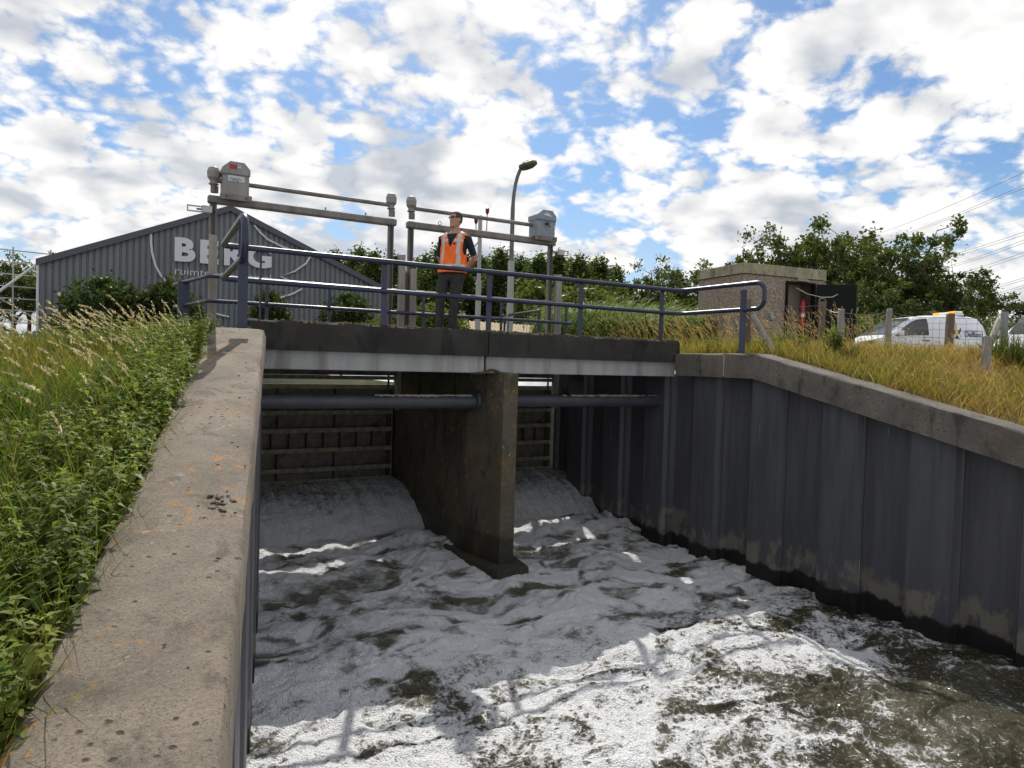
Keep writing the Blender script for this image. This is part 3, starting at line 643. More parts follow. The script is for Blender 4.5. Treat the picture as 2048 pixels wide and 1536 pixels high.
# weathered timber guide posts
M_WOOD = simple('silver_timber', (0.28, 0.255, 0.225), 0.9, var=0.3, scale=7, streak=True, dirt=(0.12, 0.10, 0.08), dirt_amt=0.5, bumps=0.5, bdist=0.008)
M_WOODB = simple('brown_timber', (0.17, 0.12, 0.08), 0.9, var=0.35, scale=7, streak=True, dirt=(0.05, 0.035, 0.025), dirt_amt=0.5, bumps=0.5, bdist=0.008)
def post_mesh(h, w, d, lean=(0, 0), seed=0, taper=0.97):
    rr = random.Random(seed); rings = []
    for i in range(7):
        z = h*i/6-0.4*(i == 0); k = 1-(1-taper)*i/6
        rings.append([(sx*w/2*k+lean[0]*z+rr.uniform(-.004, .004), sy*d/2*k+lean[1]*z+rr.uniform(-.004, .004), z+(rr.uniform(-0.02, 0.012) if i == 6 else 0)) for sx, sy in ((-1, -1), (1, -1), (1, 1), (-1, 1))])
    return MB().loft(rings)
for k, (x, zt, w, y, lab) in enumerate(((1.44, 5.36, 0.135, 13.22, 'tall silver timber post sleeved on the hoist with the beige motor box'),
        (4.88, 5.36, 0.13, 13.2, 'silver timber post between the two hoists, taller than its brown neighbour'), (5.13, 5.10, 0.13, 13.22, 'silver timber post fixed to the hoist with the blue-grey motor box'),
        (8.60, 5.28, 0.14, 13.25, 'slim silver timber post under the blue-grey motor box'), (5.01, 5.05, 0.09, 13.34, 'dark brown timber post between two silver ones'))):
    o = post_mesh(zt-2.7, w, 0.10, seed=k).build('timber_post', M_WOODB if k == 4 else M_WOOD, None, bevel=0.008); o.location = (x, y-0.03, 2.7); tag(o, lab, 'timber post', 'timber guide posts')

# ------------------------------------------------------------------ railings
M_BLUE = simple('navy_railing_paint', (0.017, 0.026, 0.060), 0.36, var=0.25, scale=5, bumps=0.08, dirt=(0.10, 0.10, 0.11), dirt_amt=0.18)
def rail(path, r, name, par): return MB().tube(path, r, 12).build(name, M_BLUE, par, smooth=True)
def flat_post(x, y, z0, z1, par, along='x', w=0.095, d=0.02, plate=True):
    sx, sy = (w, d) if along == 'x' else (d, w)
    p = MB().box((x, y, (z0+z1)/2), (sx, sy, z1-z0)).build('post', M_BLUE, par, bevel=0.004)
    if plate: MB().box((x, y, z0+0.006), (sx+0.08, sy+0.08, 0.012)).build('base_plate', M_BLUE, p)
    return p
T_, Md = 4.64, 4.235; RR = 0.036
fr_ = empty('railing', (0, 0, 0)); tag(fr_, 'navy tubular railing along the bridge edge, looped at both ends', 'railing')
CLX, CLY = [float(v) for v in on(481, 653, 2, 3.58)[:2]]
cornL = Vector((1.13, 9.31, 0))
cdir = (cornL-Vector((CLX, CLY, 0))).normalized()
def bend(a, c, b, r=0.10, n=5):
    a, c, b = Vector(a), Vector(c), Vector(b); u = (a-c).normalized(); v = (b-c).normalized(); p, q = c+u*r, c+v*r
    return [p*(1-t)**2+c*2*t*(1-t)+q*t*t for t in [i/n for i in range(n+1)]]
Lend = Vector((CLX, CLY, 0))-cdir*0.26
def zz(v, z): return Vector((v[0], v[1], z))
cornR = Vector((8.62, 9.31, 0)); Rend = Vector((8.62, 7.46, 0))
gapz = (T_-Md)/2
loopL = [zz(Lend, T_)+cdir*0.16]+[zz(Lend, T_-0.15)+cdir*0.16*1.0-cdir*0.15*math.sin(a)+Vector((0, 0, 0.15*math.cos(a))) for a in np.linspace(0.2, 1.57, 5)]+[zz(Lend, Md+0.15)+cdir*0.16-cdir*0.15*math.cos(a)-Vector((0, 0, 0.15*math.sin(a))) for a in np.linspace(0, 1.4, 5)]+[zz(Lend, Md)+cdir*0.16]
path = [zz((3, 9.31), T_)]+bend(zz((3, 9.31), T_), zz(cornL, T_), zz(Lend, T_))+loopL+bend(zz(Lend, Md), zz(cornL, Md), zz((3, 9.31), Md))+[zz((3, 9.31), Md)]
rail(path, RR, 'end_loop', fr_)
rail([(3, 9.31, T_), (8.3, 9.31, T_)], RR, 'top_rail', fr_); rail([(3, 9.31, Md), (8.3, 9.31, Md)], RR*0.92, 'mid_rail', fr_)
rd = Vector((0, -1, 0))
loopR = [zz(Rend, T_)-rd*0.16]+[zz(Rend, T_-0.15)-rd*0.16+rd*0.15*math.sin(a)+Vector((0, 0, 0.15*math.cos(a))) for a in np.linspace(0.2, 1.57, 5)]+[zz(Rend, Md+0.15)-rd*0.16+rd*0.15*math.cos(a)-Vector((0, 0, 0.15*math.sin(a))) for a in np.linspace(0, 1.4, 5)]+[zz(Rend, Md)-rd*0.16]
path = [zz((8.3, 9.31), T_)]+bend(zz((8.3, 9.31), T_), zz(cornR, T_), zz(Rend, T_), 0.22)+loopR+bend(zz(Rend, Md), zz(cornR, Md), zz((8.3, 9.31), Md), 0.22)+[zz((8.3, 9.31), Md)]
rail(path, RR, 'end_loop', fr_)
for x in (3.22, 4.86, 6.53, 8.24): flat_post(x, 9.36, DZ-0.012, T_-0.02, fr_, w=0.085)
MB().tube([(1.58, 9.33, 3.7), (1.58, 9.33, 4.66)], 0.013, 8).build('rod', M_BLUE, fr_)
pz = math.atan2(-cdir.x, cdir.y)
def big_post(x, y, z0, rz):
    m = MB().box((0, 0, 0.51), (0.095, 0.03, 1.03)).box((0, 0.04, 0.50), (0.03, 0.09, 1.0)); o = m.build('post', M_BLUE, fr_, bevel=0.005); o.location = (x, y, z0-0.01); o.rotation_euler = (0, 0, rz)
    MB().box((0, 0.01, 0.012), (0.17, 0.13, 0.016)).build('base_plate', M_BLUE, o)
big_post(CLX+0.02, CLY+0.03, 3.58, -yaw*0.3); big_post(8.62, 7.88, 3.535, -yaw*1.1)
bk = empty('railing', (0, 12.88, 0)); tag(bk, 'navy tubular railing on the far side of the bridge, in front of the hoists', 'railing')
for z, nm in ((4.62, 'top_rail'), (4.20, 'mid_rail')):
    p = [(8.80, 0, z), (8.72, 0, z), (1.5, 0, z)]+bend((1.5, 0, z), (1.34, 0, z), (0.95, 1.9, z-0.02), 0.08)+[(0.95, 1.9, z-0.02)]
    rail(p, [RR*0.6]+[RR*0.95]*(len(p)-1), nm, bk)
for x in (2.3, 3.4, 5.25, 7.0, 8.62): flat_post(x, 0.03, DZ-0.02, 4.60, bk, w=0.06)
flat_post(1.06, 1.3, 3.5, 4.62, bk, w=0.20, d=0.03, plate=False)
sr = empty('railing', (8.75, 14.2, 0)); tag(sr, 'short navy railing on the upstream bank beyond the far bridge rail', 'railing')
p = [(0, 0, 4.55), (0, 1.55, 4.52)]+[(0, 1.7, 4.45), (0, 1.75, 4.3), (0, 1.75, 3.6)]; rail(p, 0.03, 'top_rail', sr)
rail([(0, 0, 3.78), (0, 1.7, 3.75)], 0.03, 'low_rail', sr)
for y in (0.05, 1.5): flat_post(0, y, 3.4, 4.52, sr, along='x', w=0.09, plate=False)

# ------------------------------------------------------------------ street lamp and sensor mast
def hz(lat, dep, z): v = CAM[:2]+RT[:2]*lat+np.array([math.sin(yaw), math.cos(yaw)])*dep; return Vector((v[0], v[1], z))
M_POLE = simple('pale_grey_pole', (0.38, 0.38, 0.36), 0.6, var=0.15, scale=3, streak=True); M_POLED = simple('dark_grey_pole', (0.13, 0.13, 0.13), 0.6, var=0.2)
lb = at(1019, 655, 18); lamp = empty('street_lamp', (lb[0], lb[1], 3.3)); tag(lamp, 'tall street lamp with curved arm and flat hexagonal head behind the hoists', 'street lamp')
MB().tube([(0, 0, 0), (0, 0, 2.6)], 0.085, 14).build('base_pole', M_POLE, lamp, smooth=True)
rgt = Vector((RT[0], RT[1], 0)); tw = -Vector((math.sin(yaw), math.cos(yaw), 0))
arm = [(0, 0, 2.55), (0, 0, 3.9)]+[Vector((0, 0, 3.9))+rgt*(0.30*(1-math.cos(a)))+Vector((0, 0, 1.15*math.sin(a))) for a in np.linspace(0.2, 1.25, 6)]
MB().tube(arm, [0.055]*2+[0.045]*6, 12).build('upper_pole', M_POLED, lamp, smooth=True)
e = arm[-1]; ux = (rgt*0.86+Vector((0, 0, 0.28))+tw*0.1).normalized(); uy = tw*0.95-rgt*0.1; uy = (uy-ux*uy.dot(ux)).normalized(); uz = ux.cross(uy)
hexp = [(-0.08, -0.05), (-0.05, -0.16), (0.10, -0.22), (0.30, -0.20), (0.40, -0.06), (0.40, 0.06), (0.30, 0.20), (0.10, 0.22), (-0.05, 0.16), (-0.08, 0.05)]
hd = MB().loft([[Vector(e)+ux*(x*s+0.16*(1-s))+uy*(y*s)+uz*zq for x, y in hexp] for s, zq in ((0.8, -0.05), (1, -0.03), (1, 0.03), (0.7, 0.07))]).build('lamp_head', simple('brown_grey_housing', (0.10, 0.09, 0.07), 0.5, var=0.2), lamp, bevel=0.008)
MB().loft([[Vector(e)+ux*(x*s+0.16*(1-s))+uy*(y*s)+uz*zq for x, y in hexp] for s, zq in ((0.55, -0.085), (0.68, -0.052))]).build('lens', simple('amber_glass', (0.16, 0.12, 0.06), 0.2, var=0.1), hd)
mbp = at(955, 655, 16.5); mast = empty('sensor_mast', (mbp[0], mbp[1], 3.3)); tag(mast, 'grey mast with two red-topped sensors on curved arms behind the man', 'mast')
MB().tube([(0, 0, 0), (0, 0, 1.9)], 0.065, 12).tube([(0, 0, 1.9), (0, 0, 3.42)], 0.048, 12).build('pole', M_POLE, mast, smooth=True)
for s, hgt, ar in ((-1, 3.22, 0.10), (1, 3.45, 0.16)):
    pth = [Vector((0, 0, 2.95)), rgt*(s*0.10)+Vector((0, 0, 2.93)), rgt*(s*(ar-0.01))+Vector((0, 0, 3.02)), rgt*(s*ar)+Vector((0, 0, hgt))]
    a_ = MB().tube(pth, 0.013, 8).build('arm', M_POLE, mast, smooth=True)
    q = pth[-1]; MB().lathe([(0.018, 0), (0.04, 0.05), (0.045, 0.06), (0.045, 0.14), (0.03, 0.15)], q, 10).build('sensor_cap', simple('dark_red_cap', (0.14, 0.012, 0.012), 0.4, var=0.2), a_, smooth=True)
pth = [Vector((0, 0, 2.85)), rgt*-0.22+Vector((0, 0, 2.58)), rgt*-0.30+Vector((0, 0, 2.68)), rgt*-0.30+Vector((0, 0, 2.95))]
MB().tube(pth, 0.013, 8).build('arm', M_POLED, mast, smooth=True)

# ------------------------------------------------------------------ warehouse
hE = 5.5; WL = hz(-5.33*hE, 7.87*hE, 3.4); WR = hz(-1.85*hE, 9.79*hE, 3.4)
wdir = (WR-WL); WW = wdir.length; wdir.normalize(); wrz = math.atan2(wdir.y, wdir.x); wn = Vector((wdir.y, -wdir.x, 0))      # wn faces the camera
EV, RG = 8.8-3.4, 13.45-3.4
M_CLAD = simple('blue_grey_cladding', (0.150, 0.165, 0.178), 0.5, var=0.12, scale=0.8, streak=True, bumps=0.0)
M_TRIM = simple('slate_trim', (0.07, 0.08, 0.095), 0.5, var=0.12, bumps=0); M_LETTER = simple('silver_letters', (0.64, 0.66, 0.69), 0.5, var=0.05, bumps=0)
wh = empty('warehouse', WL, wrz); tag(wh, 'blue-grey corrugated warehouse with a low gable and large BERG lettering', 'warehouse')
def rl(x): return EV+(RG-EV)*(1-abs(x/(WW/2)-1))
nP = 60; pw = WW/nP
for k in range(nP):
    x0 = k*pw; prof = [(0, 0), (0.10*pw, 0), (0.20*pw, 0.09), (0.80*pw, 0.09), (0.90*pw, 0), (pw, 0)]
    vs = []
    for a_, d_ in prof: vs += [(x0+a_, -d_, 0), (x0+a_, -d_, rl(min(max(x0+a_, 0), WW))-0.12)]
    MB().add(vs, [(2*i, 2*i+2, 2*i+3, 2*i+1) for i in range(5)]).build('cladding_panel', M_CLAD, wh, fix=False)
m = MB(); 
m.add([(0, 0.05, 0), (0, 26, 0), (0, 26, EV), (0, 0.05, EV)], [(0, 1, 2, 3)]); m.add([(WW, 0.05, 0), (WW, 26, 0), (WW, 26, EV), (WW, 0.05, EV)], [(3, 2, 1, 0)])
m.add([(0, 26, 0), (WW, 26, 0), (WW, 26, EV), (WW/2, 26, RG), (0, 26, EV)], [(0, 1, 2, 3, 4)]); m.build('side_wall', M_CLAD, wh)
for s in (0, 1):
    xe = -0.15 if s == 0 else WW+0.15; ze = EV-0.15*(RG-EV)/(WW/2)
    MB().prism([(xe, 0, ze), (WW/2, 0, RG), (WW/2, 0, RG+0.10), (xe, 0, ze+0.10)], (0, -0.25, 0), (0, 26.1, 0)).build('roof', M_TRIM, wh)
    MB().prism([(xe, 0, ze-0.32), (WW/2, 0, RG-0.32), (WW/2, 0, RG+0.03), (xe, 0, ze+0.03)], (0, -0.32, 0), (0, -0.26, 0)).build('verge_trim', M_TRIM, wh)
MB().tube([(-0.05, -0.2, 0), (-0.05, -0.2, EV-0.1)], 0.07, 8).build('downpipe', M_LETTER, wh)
MB().box((WW/2, -0.3, RG+0.3), (0.3, 0.3, 0.35)).build('ridge_vent', M_LETTER, wh)
MB().tube([(1.05, -0.1, 3.35), (1.3, -0.35, 3.30)], 0.13, 8).build('wall_lamp', M_LETTER, wh)
def facade(x, y):                       # bearing -> metres along and up the gable
    d = Vector(ray(x, y)); o = Vector(CAM); t = ((Vector(WL)+wn*0.15)-o).dot(wn)/d.dot(wn); q = o+d*t-Vector(WL); return q.dot(wdir), q.z
def text_mesh(txt, bold=0.0, extrude=0.05, space=1.0):
    cu = bpy.data.curves.new('t', 'FONT'); cu.body = txt; cu.size = 1; cu.extrude = extrude; cu.offset = bold; cu.space_character = space; cu.resolution_u = 4
    o = bpy.data.objects.new('t', cu); COL.objects.link(o); bpy.context.view_layer.update()
    dg = bpy.context.evaluated_depsgraph_get(); me = bpy.data.meshes.new_from_object(o.evaluated_get(dg)); bpy.data.objects.remove(o); return me
def place_text(name, txt, x0, x1, z0, hgt, mat, par, y, bold=0.0, ext=0.06, space=1.0, zfix=None):
    me = text_mesh(txt, bold, ext, space); co = np.empty(len(me.vertices)*3, np.float32); me.vertices.foreach_get('co', co); co = co.reshape(-1, 3)
    mn, mx = co.min(0), co.max(0); zb = 0.0 if zfix else mn[1]; zt = zfix or mx[1]
    out = np.stack([x0+(co[:, 0]-mn[0])/(mx[0]-mn[0])*(x1-x0), y-co[:, 2], z0+(co[:, 1]-zb)/(zt-zb)*hgt], 1).astype(np.float32)
    me.vertices.foreach_set('co', out.ravel()); me.update(); return link(name, me, mat, par)
ax, az = facade(349, 524); bx_, bz = facade(543, 537); _, atz = facade(349, 476)
cw_ = (bx_-ax)
lpx = {'B': (349, 391), 'E': (400, 437), 'R': (448, 488), 'G': (492, 543)}
zb_ = (az+bz)/2
for ch, (f0, f1) in lpx.items(): place_text('letter', ch, facade(f0, 505)[0], facade(f1, 505)[0], zb_, atz-az, M_LETTER, wh, -0.16, bold=0.045, ext=0.12)
sx0, sz0 = facade(350, 552); sx1, sz1 = facade(542, 560)
place_text('slogan', 'ruimte sch', sx0, sx0+(sx1-sx0)*0.56, (sz0+sz1)/2, 0.50, M_LETTER, wh, -0.13, bold=-0.008, ext=0.02)
place_text('slogan', 'onval', sx0+(sx1-sx0)*0.75, sx1, (sz0+sz1)/2, 0.46, M_LETTER, wh, -0.13, bold=-0.008, ext=0.02)
for ln in ([(302, 468), (302, 485), (304, 505), (311, 532), (321, 550), (334, 566)], [(508, 450), (520, 465), (535, 479), (565, 494), (590, 503), (622, 511)],
           [(622, 511), (612, 527), (590, 543), (561, 553), (604, 574)], [(604, 578), (585, 588), (560, 596)], [(425, 625), (440, 630), (458, 634)]):
    q = [facade(*p_) for p_ in ln]; MB().tube([(a_, -0.17, b_) for a_, b_ in q], 0.075, 6).build('logo_line', M_LETTER, wh, smooth=True)
# low shed whose sunlit corrugated roof shows behind the bridge
sA = at(925, 641, 33); sB = at(1090, 652, 36); sd = Vector((sB[0]-sA[0], sB[1]-sA[1], 0)); sl = sd.length+1.6; sd.normalize()
sh = empty('low_shed', (sA[0]-sd.x*0.8, sA[1]-sd.y*0.8, 3.38), math.atan2(sd.y, sd.x)); tag(sh, 'low shed with a sunlit tan corrugated roof behind the bridge', 'shed')
rz_ = sA[2]-3.38
m = MB(); n = int(sl/0.11); vs = []; fs = []
for i in range(n+1):
    x = sl*i/n; d = 0.03*(1 if i % 2 else -1)
    vs += [(x, -2.2, rz_-0.85+d), (x, 0, rz_+d)]
fs = [(2*i, 2*i+2, 2*i+3, 2*i+1) for i in range(n)]; m.add(vs, fs)
m.build('roof', simple('tan_corrugated_sheet', (0.42, 0.33, 0.20), 0.85, var=0.25, scale=3, dirt=(0.16, 0.12, 0.07), dirt_amt=0.5, bumps=0), sh)
MB().box((sl/2, -0.9, (rz_-0.9)/2), (sl-0.3, 2.2, rz_-0.9)).build('wall', simple('shed_wall', (0.18, 0.15, 0.11), 0.9), sh)
MB().prism([(0.02, -2.15, rz_-0.95), (0.02, 0, rz_-0.12), (0.02, 1.9, rz_-0.9)], (0, 0, 0), (sl-0.05, 0, 0)).build('gable', M_TRIM, sh)
# ------------------------------------------------------------------ pebble-dash hut
def pebble():
    m, t, b = new_mat('pebble_dash'); p = pos(t); v = VOR(t, p, 38, out='Color'); d = VOR(t, p, 38)
    sv = N(t, 'ShaderNodeSeparateColor'); L(t, v, sv.inputs[0])
    c = MIX(t, sv.outputs[0], (0.27, 0.21, 0.165), (0.56, 0.46, 0.38)); c = MIX(t, MR(t, d, 0.3, 0.65, 0, 0.75), c, (0.13, 0.10, 0.08))
    L(t, c, b.inputs['Base Color']); b.inputs['Roughness'].default_value = 0.9; bump(t, b, M(t, 'SUBTRACT', 1.0, d), 0.8, 0.012); return m
hc = hz(6.19, 19, 3.42); hdir = (hz(math.cos(R(22.5)), math.sin(R(22.5)), 0)-hz(0, 0, 0)); hut = empty('pump_hut', hc, math.atan2(hdir.y, hdir.x))
tag(hut, 'small flat-roofed pebble-dash hut with its dark door standing open', 'hut')
HL, HD, HT = 2.87, 1.95, 2.45; dx0, dx1, dzt = 1.45, 2.50, 2.36
M_PEB = pebble(); M_FASC = concrete('mossy_fascia', (0.33, 0.30, 0.21), 0.6, 0.3); M_IN = simple('buff_interior', (0.62, 0.55, 0.44), 0.8, var=0.08)
m = MB().box((dx0/2, 0.06, HT/2), (dx0, 0.12, HT)).box(((dx1+HL)/2, 0.06, HT/2), (HL-dx1, 0.12, HT)).box(((dx0+dx1)/2, 0.06, (dzt+HT)/2), (dx1-dx0, 0.12, HT-dzt))
m.build('front_wall', M_PEB, hut)
MB().box((0.06, 0.12+(HD-0.12)/2, HT/2), (0.12, HD-0.12, HT)).build('side_wall', M_PEB, hut); MB().box((HL-0.06, 0.12+(HD-0.12)/2, HT/2), (0.12, HD-0.12, HT)).build('side_wall', M_PEB, hut)
MB().box((HL/2, HD-0.06, HT/2), (HL-0.24, 0.12, HT)).build('rear_wall', M_PEB, hut)
MB().box((HL/2, HD*0.40, HT/2-0.02), (HL-0.26, 0.04, HT-0.06)).build('partition', M_IN, hut)
for c, d in (((HL/2, -0.02, HT+0.16), (HL+0.08, 0.04, 0.29)), ((HL/2, HD+0.02, HT+0.16), (HL+0.08, 0.04, 0.29)), ((-0.02, HD/2, HT+0.158), (0.04, HD, 0.28)), ((HL+0.02, HD/2, HT+0.158), (0.04, HD, 0.28))):
    MB().box(c, d).build('fascia', M_FASC, hut, bevel=0.01)
MB().box((HL/2, HD/2, HT+0.12), (HL-0.02, HD-0.02, 0.2)).build('roof', M_FASC, hut)
M_DOOR = simple('black_green_door', (0.010, 0.013, 0.013), 0.7, var=0.2, spec=0.15)
for c, d in (((dx0+0.025, 0.0, dzt/2), (0.05, 0.14, dzt)), ((dx1-0.025, 0.0, dzt/2), (0.05, 0.14, dzt)), (((dx0+dx1)/2, 0.0, dzt-0.025), (dx1-dx0-0.1, 0.14, 0.05))): MB().box(c, d).build('door_frame', M_DOOR, hut)
dl = MB().box((0.52, 0, 1.15), (1.04, 0.05, 2.28)).build('door', M_DOOR, hut, bevel=0.006); dl.location = (dx1-0.01, -0.10, 0.03); dl.rotation_euler = (0, 0, R(-38))
MB().tube([(0.95, -0.03, 1.05), (0.95, -0.08, 1.05), (0.84, -0.08, 1.05)], 0.012, 8).build('handle', M_GALV, dl)
MB().tube([(1.85, 0.02, 2.20), (2.05, -0.2, 2.02), (2.35, -0.42, 1.93), (2.7, -0.46, 1.95), (3.0, -0.45, 2.08), (3.2, -0.42, 2.2)], 0.012, 8).build('door_cord', simple('pale_hose', (0.5, 0.48, 0.42), 0.6), hut, smooth=True)
MB().prism([(-0.2, 0, -0.04), (0.2, 0, -0.04), (0.17, 0, 0.03), (-0.1, 0, 0.06), (-0.18, 0, 0.02)], (1.98, -0.13, HT-0.045), (1.98, 0, HT-0.045)).build('bulkhead_lamp', M_FASC, hut, bevel=0.01)
MB().box((0.97, -0.03, 1.35), (0.11, 0.06, 0.19)).build('switch_box', simple('grey_blue_box', (0.22, 0.27, 0.30), 0.5), hut, bevel=0.006)
fx = empty('fire_extinguisher', hut.matrix_basis @ Vector((0, 0, 0))); fx.location = Vector(hc)+Matrix.Rotation(hut.rotation_euler.z, 3, 'Z') @ Vector((2.33, 0.24, 1.05)); tag(fx, 'red fire extinguisher hanging inside the open hut', 'fire extinguisher')
M_EXT = simple('red_cylinder', (0.50, 0.03, 0.03), 0.35, var=0.1)
MB().lathe([(0.07, 0), (0.085, 0.03), (0.085, 0.72), (0.06, 0.82), (0.03, 0.86)], (0, 0, 0), 14).build('cylinder', M_EXT, fx, smooth=True)
MB().tube([(0, 0, 0.86), (0, 0, 0.95), (0.10, 0, 0.99)], 0.02, 8).build('valve', M_DARK, fx); MB().tube([(0, 0, 0.92), (-0.10, -0.02, 0.85), (-0.12, -0.03, 0.3)], 0.016, 8).build('hose', M_DARK, fx, smooth=True)
MB().lathe([(0.0865, 0.36), (0.0865, 0.46)], (0, 0, 0), 14).build('label', M_WHITE, fx)
MB().box((0, 0, -0.15), (0.14, 0.16, 0.30)).build('bracket', M_DARK, fx)

# ------------------------------------------------------------------ wire fence on the right bank
fence = empty('wire_fence', (0, 0, 0)); tag(fence, 'leaning wire netting fence on mixed timber posts along the dry bank', 'fence')
fp = [(1497, 597, 12.0, 'b', 0.10), (1645, 604, 12.6, 'd', 0.085), (1684, 618, 12.0, 'g', 0.095), (1777, 617, 12.6, 'g', 0.08), (1900, 628, 13.2, 'b', 0.12), (2012, 623, 13.0, 's', 0.10), (2140, 640, 12.5, 'g', 0.10)]
M_STEELP = simple('grey_steel_post', (0.22, 0.235, 0.25), 0.55, 0.2, var=0.15); M_WIRE = simple('fence_wire', (0.16, 0.16, 0.16), 0.5, 0.4, var=0.2, bumps=0)
tops = []
for k, (x, y, dp, kd, w) in enumerate(fp):
    t3 = at(x, y, dp); zg = float(bank_right(np.array([t3[0]]), np.array([t3[1]]))[0])
    mt = {'b': M_WOODB, 'd': M_WOODB, 'g': M_WOOD, 's': M_STEELP}[kd]
    o = post_mesh(t3[2]-zg+0.1, w, w*0.9, ((0.02*math.sin(k*2.3)), 0.02*math.cos(k)), k+20).build('post', mt, fence, bevel=0.008); o.location = (t3[0], t3[1], zg-0.1); o.rotation_euler = (0, 0, -yaw)
    tops.append((Vector((t3[0], t3[1], t3[2]-0.06)), zg))
    if kd == 'd':
        MB().tube([(-0.06, 0, t3[2]-zg-0.1), (-0.06, 0, t3[2]-zg+0.12), (-0.04, 0, t3[2]-zg+0.16), (0.04, 0, t3[2]-zg+0.16), (0.06, 0, t3[2]-zg+0.12), (0.06, 0, t3[2]-zg-0.1)], 0.014, 8).build('steel_hoop', M_WOODB, o)
a3 = at(1506, 632, 11.9); b3 = at(1556, 718, 11.2); MB().tube([a3, (np.array(a3)+np.array(b3))/2, b3], 0.05, 8).build('brace', M_WOOD, fence)
a3 = at(1998, 642, 12.9); b3 = at(1962, 735, 12.2); MB().tube([a3, b3], 0.06, 8).build('brace', M_WOOD, fence)
lp = at(1978, 672, 10.3); zg = 2.95; o = post_mesh(lp[2]-zg, 0.10, 0.09, (-0.035, 0), 77).build('post', M_WOOD, fence, bevel=0.008); o.location = (lp[0], lp[1], zg); o.rotation_euler = (0, 0, -yaw)
o['label'] = 'short silver post low on the grassy slope'
wn_ = MB()
for (a_, za), (b_, zb) in zip(tops[:-1], tops[1:]):
    L_ = (b_-a_).length; n = max(2, int(L_/0.16))
    for j, fz in enumerate((1.0, 0.86, 0.70, 0.52, 0.34, 0.16)):
        pts = []
        for i in range(9):
            t_ = i/8; sag = -0.05*math.sin(math.pi*t_)*(1 if j == 0 else 0.6)+random.uniform(-0.006, 0.006)
            p_ = a_.lerp(b_, t_); hgt = (a_.z-za)*(1-t_)+(b_.z-zb)*t_; p_.z = (za*(1-t_)+zb*t_)+hgt*fz+sag; pts.append(p_)
        wn_.tube(pts, 0.0045 if j == 0 else 0.0032, 4, cap=False)
    for i in range(n):
        t_ = (i+0.5)/n; p_ = a_.lerp(b_, t_); g_ = za*(1-t_)+zb*t_; hgt = p_.z-g_; wn_.tube([(p_.x, p_.y, g_+hgt*0.14), (p_.x+0.01, p_.y, g_+hgt*0.5), (p_.x, p_.y, g_+hgt*0.97-0.04)], 0.0028, 4, cap=False)
o = wn_.build('wire_netting', M_WIRE, fence, fix=False); o['kind'] = 'stuff'

# ------------------------------------------------------------------ vans
M_VAN = simple('white_van_paint', (0.74, 0.76, 0.80), 0.28, var=0.02, scale=2, bumps=0); M_GLASS = simple('dark_glass', (0.03, 0.035, 0.04), 0.05, var=0.1, bumps=0, spec=0.8)
M_TYRE = simple('tyre_rubber', (0.02, 0.02, 0.02), 0.85); M_RIM = simple('alloy', (0.4, 0.4, 0.42), 0.35, 0.6); M_TRIMB = simple('black_plastic', (0.03, 0.03, 0.032), 0.6)
M_NAVY = simple('navy_print', (0.03, 0.04, 0.12), 0.5, var=0.1, bumps=0); M_YEL = simple('yellow_print', (0.75, 0.50, 0.03), 0.5, var=0.1, bumps=0)
m_, t_, b_ = new_mat('amber_beacon'); b_.inputs['Base Color'].default_value = (0.9, 0.35, 0.02, 1); b_.inputs['Roughness'].default_value = 0.25; b_.inputs['Emission Color'].default_value = (1, 0.45, 0.03, 1); b_.inputs['Emission Strength'].default_value = 0.6; M_AMB = m_
# stations: s (m from the nose), belt z, top z, half width at sill, at belt, at top
ST = [(0.00, 0.62, 0.66, 0.62, 0.64, 0.58), (0.06, 0.72, 0.78, 0.72, 0.74, 0.66), (0.35, 0.86, 0.93, 0.82, 0.84, 0.74), (0.80, 0.98, 1.04, 0.87, 0.88, 0.76), (1.10, 1.04, 1.10, 0.89, 0.90, 0.78),
      (1.45, 1.08, 1.36, 0.90, 0.905, 0.74), (1.80, 1.10, 1.60, 0.90, 0.905, 0.70), (2.15, 1.11, 1.75, 0.90, 0.905, 0.70), (2.6, 1.12, 1.81, 0.90, 0.905, 0.72), (3.3, 1.12, 1.83, 0.90, 0.905, 0.74),
      (4.0, 1.12, 1.81, 0.90, 0.905, 0.74), (4.30, 1.12, 1.76, 0.89, 0.895, 0.72), (4.46, 1.10, 1.62, 0.88, 0.885, 0.70), (4.55, 1.05, 1.30, 0.86, 0.86, 0.72), (4.60, 0.80, 0.90, 0.84, 0.84, 0.76)]
STA = np.array(ST)
def stat(s): return [float(np.interp(s, STA[:, 0], STA[:, i])) for i in range(1, 6)]
def vsec(s):
    bz, tz, w0, w1, w2 = stat(s); sill = 0.28; r = min(0.10, (tz-bz)*0.4)
    half = [(w0*0.92, sill), (w0, sill+0.14), ((w0+w1)/2+0.012, (sill+bz)/2), (w1, bz), ((w1*0.45+w2*0.55)+0.02, bz+(tz-bz)*0.55), (w2+0.01, tz-r), (w2-0.10, tz-0.012), (w2*0.4, tz)]
    return half
def vpoint(s, v):                        # v in 3..5 runs from the belt line up the side
    h = vsec(s); i = int(min(v, len(h)-1.001)); f_ = v-i; y = h[i][0]*(1-f_)+h[i+1][0]*f_; z = h[i][1]*(1-f_)+h[i+1][1]*f_; return y, z
